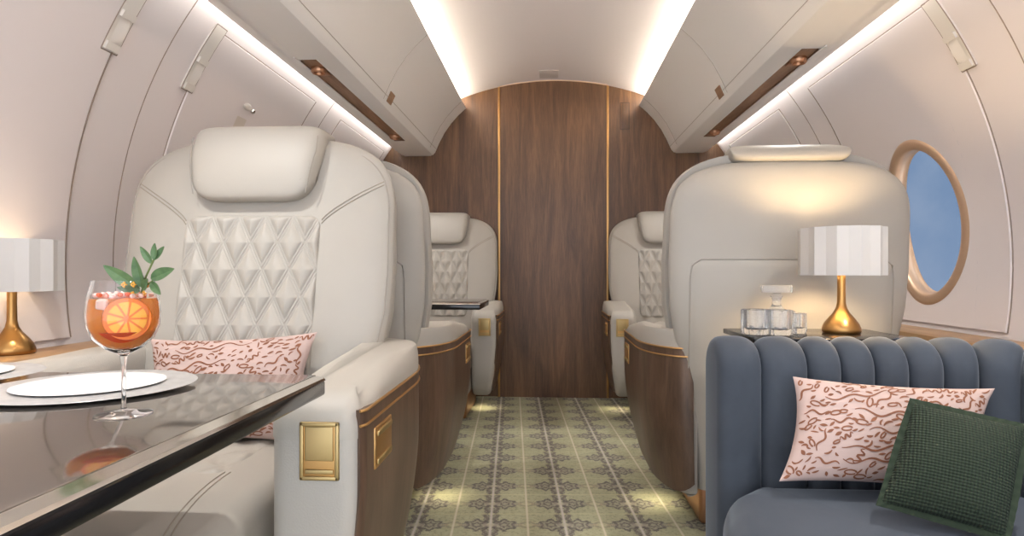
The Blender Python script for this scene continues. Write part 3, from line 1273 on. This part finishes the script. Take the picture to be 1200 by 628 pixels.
    # floor light under the armrest
    mb = MB().lathe([(0.001, 0.0), (0.018, 0.0), (0.02, 0.004), (0.02, 0.016), (0.001, 0.016)], 16, (s * 0.33, 0.0, 0.125))
    mb.build('floor_light', M['chrome'], root)
    return root


seatN = make_seat(1, 0.048)
seatA = make_seat(1)
seatB = make_seat(-1)
SX = 0.785
SEATS = [
    (seatN, False, -0.830, 1.395, 0.0, 'large cream leather armchair nearest on left, quilted back facing the viewer behind the dining table'),
    (seatB, False, -0.797, 2.40, pi, 'cream leather armchair on left turned away, back to back with the nearest one'),
    (seatA, False, -0.755, 3.92, 0.0, 'small distant cream armchair on left against the walnut bulkhead, behind the far table'),
    (seatA, True, 0.770, 2.43, pi, 'cream leather armchair on right turned away, its broad plain back lit by the brass lamp'),
    (seatB, True, SX, 3.92, 0.0, 'small distant cream armchair on right against the walnut bulkhead, facing the viewer'),
]
for src, cp, x, y, rz, lab in SEATS:
    o = copy_tree(src) if cp else src
    o.location = (x, y, 0)
    o.rotation_euler = (0, 0, rz)
    o['label'] = lab
    o['group'] = 'leather armchairs along the aisle'


# ------------------------------------------------------------------ tables
def make_table(x0, x1, y0, y1, zt, label, group):
    cx, cy = (x0 + x1) / 2, (y0 + y1) / 2
    root = thing('dining_table', label, 'table', (cx, cy, 0), 0, group)
    w, d = x1 - x0, y1 - y0
    MB().rbox((w - 0.030, d - 0.030, 0.012), (0, 0, zt - 0.006), 0.002, 2).build('table_top', M['lacquer'], root)
    # polished bevelled rim and black edge
    mb = MB()
    rr = [(w / 2 - 0.016, zt - 0.001), (w / 2 - 0.002, zt - 0.006), (w / 2, zt - 0.010), (w / 2 - 0.004, zt - 0.012), (w / 2 - 0.02, zt - 0.012)]
    rings = []
    for (hx, z) in rr:
        hy = d / 2 - (w / 2 - hx)
        ring = []
        for (sx, sy, a0) in ((1, 1, 0), (-1, 1, pi / 2), (-1, -1, pi), (1, -1, 1.5 * pi)):
            for k in range(5):
                a = a0 + pi / 2 * k / 4
                rc = 0.012
                ring.append((sx * (hx - rc) + rc * cos(a), sy * (hy - rc) + rc * sin(a), z))
        rings.append(ring)
    mb.loft(rings, False)
    mb.build('polished_rim', M['chrome'], root)
    MB().rbox((w - 0.006, d - 0.006, 0.026), (0, 0, zt - 0.024), 0.004, 2).build('black_edge', M['black'], root)
    mb = MB()
    mb.rbox((0.10, 0.30, zt - 0.05), (-w / 2 + 0.18, 0, (zt - 0.045) / 2), 0.01)
    mb.rbox((0.22, 0.40, 0.02), (-w / 2 + 0.18, 0, 0.010), 0.006)
    mb.build('pedestal', M['black'], root)
    return root


TZ = 0.703
make_table(-1.235, -0.392, 0.20, 1.062, TZ, 'large dark mirror-topped dining table in left foreground with plate and cocktail on it', 'dining tables')
make_table(-1.225, -0.345, 3.02, 3.46, 0.735, 'small distant dark table on left in front of the far armchair', 'dining tables')

side_z = 0.712
st = thing('side_table', 'small black table between the blue sofa and right armchair, holding lamp and crystal', 'side table', (0.735, 1.765, 0))
mb = MB()
mb.rbox((0.42, 0.29, 0.015), (0, 0, side_z - 0.0075), 0.003, 2)
mb.build('table_top', M['black'], st)
mb = MB()
mb.lathe([(0.001, 0.0), (0.10, 0.0), (0.10, 0.010), (0.02, 0.02), (0.016, 0.05), (0.016, side_z - 0.03), (0.05, side_z - 0.016), (0.001, side_z - 0.016)], 32)
mb.build('pedestal', M['black'], st)


# ------------------------------------------------------------------ lamps
def make_lamp(loc, label, watts):
    root = thing('table_lamp', label, 'lamp', loc, 0, 'brass table lamps')
    prof = [(0.001, 0.0), (0.047, 0.0), (0.0505, 0.005), (0.050, 0.013), (0.045, 0.026), (0.034, 0.042), (0.022, 0.056), (0.0145, 0.070), (0.0115, 0.085),
            (0.0108, 0.12), (0.0108, 0.19), (0.001, 0.192)]
    MB().lathe(prof, 40).build('lamp_base', M['brass'], root, 50)
    mb = MB()
    n = 12
    z0, z1 = 0.162, 0.294
    def rad(k):
        return 0.112 if k % 2 == 0 else 0.1045
    for r_off, flip in ((0.0, 1), (-0.0015, -1)):
        ring = lambda z: [((rad(k) + r_off) * cos(pi * k / n), (rad(k) + r_off) * sin(pi * k / n), z) for k in range(2 * n)]
        mb.loft([ring(z0), ring(z1)], False)
    sh = mb.build('lamp_shade', M['shade'], root, 5)
    mb = MB()
    mb.lathe([(0.001, 0.190), (0.012, 0.191), (0.013, 0.200), (0.010, 0.206), (0.001, 0.208)], 20)
    mb.build('bulb', M['lampglow'], root)
    mb = MB()
    for k in range(3):
        a = 2 * pi * k / 3
        mb.tube([(0.01 * cos(a), 0.01 * sin(a), 0.182), (0.104 * cos(a), 0.104 * sin(a), 0.182)], 0.0012, 5)
    mb.build('shade_carrier', M['brass'], root)
    ld = bpy.data.lights.new('lamp_glow', 'POINT')
    ld.energy = watts
    ld.color = (1.0, 0.72, 0.41)
    ld.shadow_soft_size = 0.03
    lo = bpy.data.objects.new('lamp_glow', ld)
    COL.objects.link(lo)
    lo.parent = root
    lo.location = (0, 0, 0.222)
    return root


pr_ = at(986, 388, 1.78)
make_lamp((pr_.x, 1.78, side_z), 'brass table lamp with white pleated shade on the black side table behind the sofa', 7.5)
pl_ = at(14, 421, 1.50)
make_lamp((pl_.x, 1.50, 0.672), 'brass table lamp with white pleated shade on the left wall ledge, partly out of frame', 0.7)


# ------------------------------------------------------------------ crystal
def tumbler(x, y, r, h, label):
    root = thing('crystal_tumbler', label, 'glass', (x, y, side_z), 0, 'crystal tumblers on the side table')
    mb = MB()
    n = 10
    seg = n * 6

    def rad(k):
        t = (k % 6) / 6.0
        return r * (0.86 + 0.14 * abs(sin(pi * t)) ** 0.8)
    rings = [[(0.9 * rad(k) * cos(2 * pi * k / seg), 0.9 * rad(k) * sin(2 * pi * k / seg), 0.0) for k in range(seg)],
             [(rad(k) * cos(2 * pi * k / seg), rad(k) * sin(2 * pi * k / seg), 0.005) for k in range(seg)],
             [(rad(k) * cos(2 * pi * k / seg), rad(k) * sin(2 * pi * k / seg), h - 0.003) for k in range(seg)],
             [(0.96 * rad(k) * cos(2 * pi * k / seg), 0.96 * rad(k) * sin(2 * pi * k / seg), h) for k in range(seg)],
             [(r * 0.76 * cos(2 * pi * k / seg), r * 0.76 * sin(2 * pi * k / seg), h - 0.002) for k in range(seg)],
             [(r * 0.74 * cos(2 * pi * k / seg), r * 0.74 * sin(2 * pi * k / seg), 0.018) for k in range(seg)],
             [(r * 0.6 * cos(2 * pi * k / seg), r * 0.6 * sin(2 * pi * k / seg), 0.014) for k in range(seg)]]
    mb.loft(rings, True)
    mb.build('tumbler_body', M['crystal'], root, 30)


t1 = at(886, 388, 1.74)
tumbler(t1.x, 1.74, 0.040, 0.068, 'fluted crystal tumbler on the side table, left one of the three')
t2 = at(914, 389, 1.72)
tumbler(t2.x, 1.722, 0.034, 0.068, 'fluted crystal tumbler on the side table, middle one in front of the decanter')
t3 = at(931, 388, 1.76)
tumbler(t3.x + 0.012, 1.775, 0.026, 0.056, 'smaller fluted crystal tumbler on the side table, right one beside the lamp')
dc = at(910, 385, 1.84)
root = thing('decanter', 'square-stoppered crystal decanter on the side table behind the tumblers', 'decanter', (dc.x, 1.84, side_z))
mb = MB()
mb.rbox((0.086, 0.086, 0.062), (0, 0, 0.031), 0.010, 3)
mb.lathe([(0.030, 0.058), (0.018, 0.068), (0.0125, 0.076), (0.012, 0.092), (0.017, 0.099), (0.016, 0.103), (0.001, 0.103)], 24)
mb.build('decanter_body', M['crystal'], root)
mb = MB()
mb.rbox((0.084, 0.03, 0.022), (0, 0, 0.122), 0.003, 2)
mb.lathe([(0.001, 0.1035), (0.010, 0.1035), (0.012, 0.111), (0.001, 0.111)], 16)
mb.build('stopper', M['crystal'], root)

# ------------------------------------------------------------------ plates and cocktail
def plate(c, label):
    root = thing('dinner_plate', label, 'plate', (c[0], c[1], TZ), 0, 'table plates')
    MB().lathe([(0.001, 0.0005), (0.08, 0.0005), (0.10, 0.0015), (0.144, 0.0035), (0.146, 0.0045), (0.144, 0.0055), (0.104, 0.005), (0.096, 0.0045), (0.001, 0.0045)], 72).build('charger_rim', M['charger'], root, 50)
    MB().lathe([(0.001, 0.0046), (0.075, 0.0046), (0.099, 0.007), (0.101, 0.008), (0.098, 0.0088), (0.074, 0.0066), (0.001, 0.0064)], 64).build('plate_well', M['porcelain'], root, 50)


c1 = at(113, 456, 0.915)
plate((c1.x, 0.905), 'round white plate on silvery charger behind the cocktail glass stem')
c2 = at(-62, 442, 0.99)
plate((c2.x - 0.0, 0.975), 'round plate on dark table, only its right rim in frame at far left')

CG = at(145, 486, 0.737)
GX, GY = CG.x, 0.737
root = thing('cocktail_glass', 'stemmed balloon cocktail glass holding an orange drink on the dark table', 'glass', (GX, GY, TZ))
# glass: outer then inner wall in one profile
outer = [(0.034, 0.168), (0.0385, 0.150), (0.0410, 0.128), (0.0400, 0.112), (0.034, 0.096), (0.022, 0.084), (0.010, 0.078), (0.0045, 0.074)]
inner = [(r - 0.0012, z) for r, z in outer[:4]] + [(0.0325, 0.097), (0.021, 0.0858), (0.009, 0.0805), (0.001, 0.0795)]
MB().lathe([(0.001, 0.0735)] + list(reversed(outer)) + inner, 48).build('bowl', M['glass'], root, 60)
MB().lathe([(0.001, 0.008), (0.0034, 0.008), (0.0026, 0.014), (0.0024, 0.06), (0.0045, 0.0735), (0.001, 0.0735)], 20).build('stem', M['glass'], root, 60)
MB().lathe([(0.001, 0.0006), (0.0315, 0.0006), (0.0325, 0.0016), (0.028, 0.0028), (0.010, 0.006), (0.0034, 0.008), (0.001, 0.008)], 40).build('foot', M['glass'], root, 60)
liq = thing('cocktail_drink', 'amber orange cocktail with deeper red at its lower edge, inside the stemmed glass', 'drink', (GX, GY, TZ))
lp = [(0.001, 0.0800), (0.009, 0.0812), (0.0208, 0.0865), (0.0318, 0.0975), (0.0382, 0.1125), (0.0392, 0.128), (0.0376, 0.142), (0.036, 0.1455), (0.001, 0.1455)]
mb = MB().lathe(lp, 64)
FX, FY = 0.55, -0.835


def facet(x, y, lim=0.0225):
    e = x * FX + y * FY - lim
    return (x - e * FX, y - e * FY) if e > 0 else (x, y)


mb.v = [facet(x, y) + (z,) for x, y, z in mb.v]
mb.build('drink_body', M['liquid'], liq, 40)
mb = MB()
mb.lathe([(0.001, 0.0830), (0.008, 0.0838), (0.019, 0.0895), (0.029, 0.0990), (0.0335, 0.1050), (0.001, 0.1060)], 32)
mb.build('red_syrup_layer', M['redliquid'], liq)
# orange wheel standing at the front of the glass
osl = thing('orange_slice', 'round slice of orange standing inside the cocktail glass', 'orange slice', (GX + 0.0272 * 0.55 + 0.004, GY - 0.0272 * 0.835 + 0.0026, TZ + 0.1215))
osl.rotation_euler = (radians(90), radians(0), radians(33.4))
MB().lathe([(0.0215, -0.0022), (0.0250, -0.0022), (0.0256, 0.0), (0.0250, 0.0022), (0.0215, 0.0022)], 40).build('rind', M['rind'], osl)
MB().lathe([(0.001, -0.0018), (0.0225, -0.0018), (0.0225, 0.0018), (0.001, 0.0018)], 40).build('pith', M['pith'], osl)
mb = MB()
for k in range(9):
    a0, a1 = 2 * pi * k / 9 + 0.06, 2 * pi * (k + 1) / 9 - 0.06
    am = (a0 + a1) / 2
    pts = [(0.0035 * cos(am), 0.0035 * sin(am))] + [(0.0205 * cos(a0 + (a1 - a0) * i / 6), 0.0205 * sin(a0 + (a1 - a0) * i / 6)) for i in range(7)]
    mb.loft([[(x, y, -0.0024) for x, y in pts], [(x, y, 0.0024) for x, y in pts]], True)
mb.build('flesh_segments', M['flesh'], osl)
rnd = random.Random(4)
for i, (dx, dz, dy, lab) in enumerate(((-0.006, 0.1395, -0.0285, 'small clear ice cube at the front left in the cocktail glass beside the orange slice'),
                                      (0.012, 0.136, 0.010, 'large clear ice cube at the right in the cocktail glass behind the orange slice'),
                                      (-0.002, 0.128, 0.016, 'large clear ice cube deepest in the cocktail glass'))):
    q_ = 0.0125 if i == 0 else 0.019
    mb = MB().rbox((q_, q_, q_), (0, 0, 0), 0.003, 3)
    o = mb.build('ice_cube', M['ice'])
    o.location = (GX + dx, GY + dy, TZ + dz)
    o.rotation_euler = (rnd.uniform(0, 1), rnd.uniform(0, 1), rnd.uniform(0, 1))
    tag(o, lab, 'ice cube', 'ice cubes in the drink')
# crushed ice and petals heaped at the surface: nobody could count them
mb = MB()
for k in range(46):
    a, rr = rnd.uniform(0, 2 * pi), 0.030 * sqrt(rnd.random())
    p = (rr * cos(a), rr * sin(a), 0.1475 + rnd.uniform(0, 0.004))
    mb.rbox((0.0062, 0.0055, 0.005), p, 0.002, 2, Matrix.Rotation(rnd.uniform(0, 3), 4, Vector((rnd.random(), rnd.random(), 1)).normalized()), mi=rnd.choice((0, 0, 1)))
o = mb.build('crushed_ice', [M['berry'], mat('amber_bit', rgb(222, 96, 40), 0.3)])
o.location = (GX, GY, TZ)
tag(o, 'crushed pinkish ice heaped on the orange drink in the glass', 'crushed ice', None, 'stuff')
# herb sprig
sp = thing('herb_sprig', 'green herb sprig with small yellow blossoms standing up out of the cocktail glass', 'garnish', (GX + 0.024, GY - 0.004, TZ + 0.152))
sp.scale = (1.15, 1.15, 1.15)
mb = MB()
mb.tube([(0, 0, -0.02), (0.001, 0, 0.0), (0.006, 0.001, 0.018), (0.014, 0.002, 0.036)], 0.0011, 6)
mb.tube([(0.003, 0, 0.006), (0.018, 0, 0.016), (0.03, 0, 0.020)], 0.0009, 6)
mb.build('sprig_stem', M['stem'], sp)


def leaf(base, tip, w, parent, bend=0.004):
    base, tip = Vector(base), Vector(tip)
    t = tip - base
    L = t.length
    t.normalize()
    side = t.cross(Vector((0, -1, 0.15))).normalized()
    nrm = side.cross(t).normalized()
    mb = MB()

    def f(u, v):
        wv = w * (sin(pi * min(1, v ** 0.8)) ** 0.8) + 0.0003
        q = (u - 0.5) * 2
        return base + t * (L * v) + side * (q * wv) + nrm * (abs(q) * wv * 0.5 + bend * v * v)
    mb.grid(f, 6, 14)
    mb.grid(lambda u, v: f(u, v) + nrm * -0.0004, 6, 14)
    mb.build('leaf', M['leaf'], parent)


leaf((0.000, 0, 0.004), (-0.036, -0.004, 0.030), 0.0070, sp)
leaf((0.002, 0, 0.006), (0.000, -0.006, 0.040), 0.0056, sp)
leaf((0.003, 0.002, 0.006), (-0.006, 0.004, 0.028), 0.0050, sp)
leaf((0.012, 0, 0.016), (0.044, -0.004, 0.026), 0.0062, sp)
leaf((0.012, 0, 0.012), (0.030, -0.006, -0.002), 0.0042, sp)
leaf((0.012, 0.002, 0.032), (0.000, 0.004, 0.050), 0.0036, sp)
leaf((0.014, 0.002, 0.036), (0.018, 0.002, 0.054), 0.0034, sp)
leaf((0.014, 0.002, 0.036), (0.027, 0.004, 0.050), 0.0032, sp)
leaf((0.004, -0.002, 0.004), (0.018, -0.008, 0.016), 0.0048, sp)
leaf((0.000, 0, 0.002), (-0.020, -0.006, 0.006), 0.0042, sp)
for k in range(9):
    mb = MB()
    c = (rnd.uniform(-0.020, 0.006), rnd.uniform(-0.010, 0.004), rnd.uniform(-0.002, 0.010))
    for j in range(5):
        a = 2 * pi * j / 5
        mb.rbox((0.0030, 0.0022, 0.0012), (c[0] + 0.0018 * cos(a), c[1], c[2] + 0.0018 * sin(a)), 0.0005, 2, Matrix.Rotation(a, 4, 'Y'))
    mb.build('blossom', M['petal'], sp)


# ------------------------------------------------------------------ pillows
def pillow_mesh(c00, c10, c11, c01, T, nseg=44, pinch=0.10, flat=0.5, toward=Vector((0, -1, 0.2))):
    c = [Vector(p) for p in (c00, c10, c11, c01)]
    ctr = (c[0] + c[1] + c[2] + c[3]) / 4
    nrm = (c[1] - c[0]).cross(c[3] - c[0]).normalized()
    if nrm.dot(toward) < 0:
        nrm = -nrm

    def base(u, v):
        uu = u * (1 - pinch * (1 - v * v) * abs(u) ** 3)
        vv = v * (1 - pinch * (1 - u * u) * abs(v) ** 3)
        s, t = (uu + 1) / 2, (vv + 1) / 2
        return c[0] * (1 - s) * (1 - t) + c[1] * s * (1 - t) + c[2] * s * t + c[3] * (1 - s) * t - ctr

    def hgt(u, v):
        k = max(0.0, (1 - u * u)) ** flat * max(0.0, (1 - v * v)) ** flat
        wr = 0.03 * sin(7 * u + 2 * v) * (1 - v * v) + 0.03 * sin(5 * v - 3 * u + 1)
        return T / 2 * k * (1 + wr)

    def surf(u, v, sgn=1.0, lift=0.0):
        return base(u, v) + nrm * (sgn * hgt(u, v) + lift)
    mb = MB()

    def remap(t):
        t = 2 * t - 1
        return math.copysign(1 - (1 - abs(t)) ** 1.35, t)
    mb.grid(lambda a, b: surf(remap(a), remap(b), 1), nseg, nseg)
    mb.grid(lambda a, b: surf(remap(a), remap(b), -1), nseg, nseg)
    return mb, ctr, surf, base, nrm


def strokes(mb, surf, size, seed):
    """hand drawn looking marks laid into the cloth: wavy lines, dashes, zigzags, leaf blots"""
    rnd = random.Random(seed)
    W2, H2 = size[0] / 2, size[1] / 2

    def ribbon(pts, w, taper=True):
        n = len(pts)
        L, Rr = [], []
        for i, (x, y) in enumerate(pts):
            ax, ay = pts[max(0, i - 1)]
            bx, by = pts[min(n - 1, i + 1)]
            tx, ty = bx - ax, by - ay
            l = sqrt(tx * tx + ty * ty) or 1
            k = w
            if taper:
                k *= 0.35 + 0.65 * min(1.0, 3.0 * min(i, n - 1 - i) / (n - 1) + 0.05)
            nx, ny = -ty / l * k, tx / l * k
            for lst, sg in ((L, 1), (Rr, -1)):
                u, v = (x + sg * nx) / W2, (y + sg * ny) / H2
                u, v = max(-0.985, min(0.985, u)), max(-0.985, min(0.985, v))
                lst.append(surf(u, v, 1, 0.0009))
        mb.add(L + Rr, [(i, i + 1, n + i + 1, n + i) for i in range(n - 1)], 1)
    placed = []

    def free(x, y, d):
        for (a, b, e) in placed:
            if (a - x) ** 2 + (b - y) ** 2 < (d + e) ** 2 * 0.30:
                return False
        placed.append((x, y, d))
        return True
    # long wandering lines
    for j in range(5):
        y0 = -H2 * 0.75 + 1.5 * H2 * (j + 0.5) / 5 + rnd.uniform(-0.01, 0.01)
        x0 = rnd.uniform(-W2 * 0.9, -W2 * 0.1)
        L = rnd.uniform(0.6, 1.0) * W2
        ph, am = rnd.uniform(0, 6), rnd.uniform(0.004, 0.008)
        sl = rnd.uniform(-0.08, 0.22)
        n = 40
        pts = []
        for k in range(n):
            t = k / (n - 1)
            pts.append((x0 + L * t, y0 + sl * L * t + am * sin(ph + t * L * 95) + 0.004 * sin(3 + t * L * 37)))
        ribbon(pts, 0.0022)
        for k in range(0, n, 3):
            placed.append((pts[k][0], pts[k][1], 0.007))
    tries = 0
    while tries < 1500:
        tries += 1
        x, y = rnd.uniform(-W2 * 0.95, W2 * 0.95), rnd.uniform(-H2 * 0.93, H2 * 0.93)
        kind = rnd.random()
        a = rnd.gauss(0.35, 0.6)
        if kind < 0.16:
            if not free(x, y, 0.018): continue
            n = 5
            st, hh = rnd.uniform(0.005, 0.008), rnd.uniform(0.008, 0.014)
            pts = []
            for k in range(n * 4):
                t = k / (n * 4 - 1)
                px, py = (t - 0.5) * n * st, hh * 0.5 * sin(t * n * pi)
                pts.append((x + px * cos(a) - py * sin(a), y + px * sin(a) + py * cos(a)))
            ribbon(pts, 0.0021)
        elif kind < 0.34:
            if not free(x, y, 0.011): continue
            L = rnd.uniform(0.010, 0.018)
            wd = rnd.uniform(0.0025, 0.0042)
            pts = [(x + L * (k / 8 - 0.5) * cos(a), y + L * (k / 8 - 0.5) * sin(a)) for k in range(9)]
            n = len(pts)
            # leaf blot
            Lp, Rp = [], []
            for k, (px, py) in enumerate(pts):
                ww = wd * sin(pi * (k + 0.15) / (n - 0.7)) 
                for lst, sg in ((Lp, 1), (Rp, -1)):
                    lst.append(surf(max(-.985, min(.985, (px - sg * sin(a) * ww) / W2)), max(-.985, min(.985, (py + sg * cos(a) * ww) / H2)), 1, 0.0009))
            mb.add(Lp + Rp, [(i, i + 1, n + i + 1, n + i) for i in range(n - 1)], 1)
        elif kind < 0.72:
            if not free(x, y, 0.009): continue
            L = rnd.uniform(0.008, 0.020)
            cv = rnd.uniform(-70, 70)
            pts = []
            for k in range(8):
                t = (k / 7 - 0.5) * L
                px, py = t, cv * t * t
                pts.append((x + px * cos(a) - py * sin(a), y + px * sin(a) + py * cos(a)))
            ribbon(pts, rnd.uniform(0.0017, 0.0027))
        elif kind < 0.84:
            if not free(x, y, 0.012): continue
            r0 = rnd.uniform(0.004, 0.008)
            pts = []
            for k in range(18):
                t = 2 * pi * k / 17 * 0.93
                px, py = 1.5 * r0 * cos(t), r0 * 0.7 * sin(t)
                pts.append((x + px * cos(a) - py * sin(a), y + px * sin(a) + py * cos(a)))
            ribbon(pts, 0.0017, False)
        else:
            if not free(x, y, 0.022): continue
            n = 24
            L = rnd.uniform(0.035, 0.055)
            pts = []
            for k in range(n):
                t = k / (n - 1)
                px, py = (t - 0.5) * L, 0.0045 * sin(t * 9 + x * 50)
                pts.append((x + px * cos(a) - py * sin(a), y + px * sin(a) + py * cos(a)))
            ribbon(pts, 0.0022)


def patterned_pillow(corners, T, seed, label, toward):
    mb, ctr, surf, base, nrm = pillow_mesh(*corners, T, toward=toward)
    c = [Vector(p) for p in corners]
    size = ((c[1] - c[0]).length, (c[3] - c[0]).length)
    strokes(mb, surf, size, seed)
    o = mb.build('lumbar_pillow', [M['pink'], M['stroke']], None, 70)
    o.location = ctr
    return tag(o, label, 'pillow', 'pink patterned pillows')


patterned_pillow((at(913, 564, 1.33), at(1148, 580, 1.31), at(1166, 455, 1.405), at(929, 441, 1.425)), 0.10, 11,
                 'pink pillow with brown scribbled marks leaning on the blue sofa back', Vector((0, -1, 0.2)))
patterned_pillow((at(168, 519, 1.465), at(352, 519, 1.465), at(372, 389, 1.555), at(176, 397, 1.555)), 0.10, 23,
                 'pink pillow with brown scribbled marks on the near left armchair, behind the dark table', Vector((0, -1, 0.2)))

gc = (at(1028, 590, 1.20), at(1172, 630, 1.12), at(1197, 503, 1.20), at(1066, 474, 1.26))
mb, ctr, surf, base, nrm = pillow_mesh(*gc, 0.105, pinch=0.03)
ex = (Vector(gc[1]) - Vector(gc[0]) + Vector(gc[2]) - Vector(gc[3])).normalized()
ez = nrm.cross(ex) * -1.0
if ez.z < 0: ez = -ez
rotm = Matrix((ex, nrm * -1.0, ez)).transposed()
inv = rotm.inverted()
ctr = ctr + Vector((0.0, -0.012, 0.006))
root = thing('square_pillow', 'dark green waffle-knit square pillow tilted in front of the pink one on the sofa', 'pillow', ctr)
root.rotation_euler = rotm.to_euler()
mb.v = [tuple(inv @ Vector(p)) for p in mb.v]
mb.build('knit_cover', M['green'], root, 70)
fl = MB()


def flange(k, out, off):
    t = (k % 1.0) * 4
    i = int(t) % 4
    q = t - int(t)
    q = 2 * q - 1
    u, v = ((q, -1), (1, q), (-q, 1), (-1, -q))[i]
    p = base(u * 0.99, v * 0.99)
    d = Vector(base(u, v)).normalized()
    wv = 0.0012 * sin(k * 2 * pi * 44)
    return inv @ (p + d * out + nrm * (off + wv * (1 if out > 0.005 else 0)))


fl.loft([[flange(k / 240, o, f) for (o, f) in ((-0.004, 0.002), (0.006, 0.0015), (0.012, 0.0006), (0.012, -0.0006), (0.006, -0.0015), (-0.004, -0.002))] for k in range(241)], False)
fl.build('flange_edge', M['greenedge'], root, 60)

# ------------------------------------------------------------------ sofa
sofa = thing('sofa', 'slate blue velvet channel-back sofa in right foreground holding two pillows', 'sofa', (0.85, 1.0, 0))
OX, OY = 0.85, 1.0
SZ = 0.400


def sofa_path(d):
    """front line of the back: along x, round the corner, then towards the viewer along the wall"""
    x0, y0 = 0.396, 1.485
    L1 = 0.53
    rc = 0.18
    if d < L1:
        return Vector((x0 + d, y0)), Vector((1, 0))
    d -= L1
    La = rc * pi / 2
    c = (x0 + L1, y0 - rc)
    if d < La:
        a = d / rc
        return Vector((c[0] + rc * sin(a), c[1] + rc * cos(a))), Vector((cos(a), -sin(a)))
    d -= La
    return Vector((c[0] + rc, c[1] - d)), Vector((0, -1))


widths = [0.104, 0.106, 0.077, 0.076, 0.077, 0.078] + [0.072] * 5 + [0.08] * 7
d0 = 0.0
BT, BZ = 0.120, 0.708
for k, wdt in enumerate(widths):
    rings = []
    nu = 14
    for i in range(nu + 1):
        u = -1 + 2 * i / nu
        uu = math.copysign(sin(abs(u) * pi / 2), u)
        dd = d0 + wdt * (uu + 1) / 2
        p, t = sofa_path(dd)
        nf = Vector((t.y, -t.x))            # towards the sitter
        b = 0.030 * max(0.0, 1 - abs(uu) ** 2.2) ** 0.5
        if k == 0 and u < 0:
            b = 0.030 * max(0.0, 1 - abs(uu) ** 5) ** 0.5
        sh = 1.0
        r = BT / 2
        prof = [(0, 0.06, 1, 0), (0, 0.25, 1, 0), (0, 0.45, 1, 0), (0, BZ - r, 1, 0)]
        for j in range(1, 12):
            a = pi * j / 12
            prof.append((-r + r * cos(a), BZ - r + r * sin(a), cos(a), sin(a)))
        prof += [(-BT, BZ - r, -1, 0), (-BT, 0.45, -1, 0), (-BT, 0.06, -1, 0)]
        ring = []
        for (dn, z, na, nz) in prof:
            e = dn + na * b - 0.012 * na
            q = p + nf * e
            ring.append((q.x - OX, q.y - OY, z + nz * (b - 0.012)))
        rings.append(ring)
    MB().loft(rings, True).build('back_channel', M['velvet'], sofa, 50)
    d0 += wdt
# seat cushion with a rounded outline bulging towards the aisle
out = [(0.455, 1.47), (0.385, 1.40), (0.352, 1.28), (0.318, 1.10), (0.305, 0.85), (0.36, 0.60), (0.60, 0.54), (0.90, 0.54), (1.15, 0.56), (1.16, 0.90), (1.15, 1.25), (1.05, 1.44), (0.80, 1.475)]
dense = []
for a, b in zip(out, out[1:] + out[:1]):
    for k in range(4):
        dense.append((a[0] + (b[0] - a[0]) * k / 4 - OX, a[1] + (b[1] - a[1]) * k / 4 - OY))
dense = chaikin(dense, 2)
rings = [[(x, y, 0.14) for x, y in offset_ring(dense, -0.02)], [(x, y, 0.16) for x, y in dense], [(x, y, 0.30) for x, y in dense]]
for k in range(1, 11):
    t = pi / 2 * k / 10
    rings.append([(x, y, 0.30 + (SZ - 0.30) * sin(t)) for x, y in offset_ring(dense, -0.075 * (1 - cos(t)))])
for k in (0.75, 0.5, 0.25, 0.05):
    cx = sum(p[0] for p in rings[-1]) / len(rings[-1])
base_r = rings[-1]
cx = sum(p[0] for p in base_r) / len(base_r)
cy = sum(p[1] for p in base_r) / len(base_r)
for k in (0.8, 0.55, 0.3, 0.08):
    rings.append([(cx + (x - cx) * k, cy + (y - cy) * k, SZ + 0.014 * (1 - k * k)) for x, y, z in base_r])
MB().loft(rings, True).build('seat_cushion', M['velvet'], sofa, 50)
rings = [[(x, y, 0.0) for x, y in offset_ring(dense, -0.06)], [(x, y, 0.145) for x, y in offset_ring(dense, -0.03)]]
MB().loft(rings, True).build('sofa_base', M['velvet'], sofa, 50)

# ------------------------------------------------------------------ lights
def spot(name, loc, target, energy, size, blend, color, soft=0.03):
    ld = bpy.data.lights.new(name, 'SPOT')
    ld.energy = energy
    ld.spot_size = size
    ld.spot_blend = blend
    ld.color = color
    ld.shadow_soft_size = soft
    o = bpy.data.objects.new(name, ld)
    COL.objects.link(o)
    o.location = loc
    o.rotation_euler = (Vector(target) - Vector(loc)).to_track_quat('-Z', 'Y').to_euler()


for (x, y) in ((-0.44, 2.40), (0.41, 2.40), (-0.44, 4.0), (0.44, 4.0)):
    spot('floor_glow', (x, y, 0.125), (x * 0.97, y, 0), 0.9, radians(120), 1.0, (1.0, 0.86, 0.58), 0.02)

# far-slot reading lights, plus fill beams added from the unseen near slot
for sg in (-1, 1):
    for y0s, y1s in SLOTS:
        for yy in (y0s + 0.12, y1s - 0.13):
            spot('reading_and_fill_beam', (XC + sg * 0.967, yy, 1.700), (XC + sg * 0.72, yy, 0.4), 34.0 if yy < 2 else 22.0, radians(125), 1.0, (1.0, 0.98, 0.95), 0.025)

# sky and cloud, with an added white fill through the open aft end
w = bpy.data.worlds.new('sky')
scene.world = w
w.use_nodes = True
N.tree = w.node_tree
bg = w.node_tree.nodes['Background']
tc = w.node_tree.nodes.new('ShaderNodeTexCoord')
g = N(tc.outputs['Generated'])
gx, gy, gz = sep(g)
cl = noise(g, 5.0, 5, 0.55, 0.4)
sky = ramp(cl, [(0.40, rgb(106, 128, 158)), (0.62, rgb(124, 141, 166)), (0.80, rgb(160, 167, 181))])
front = step_lt(gy, -0.2, 0.2)
col = mixc(front, sky, (2.15, 2.3, 2.55, 1))
w.node_tree.links.new(col.s, bg.inputs[0])
bg.inputs[1].default_value = 1.0
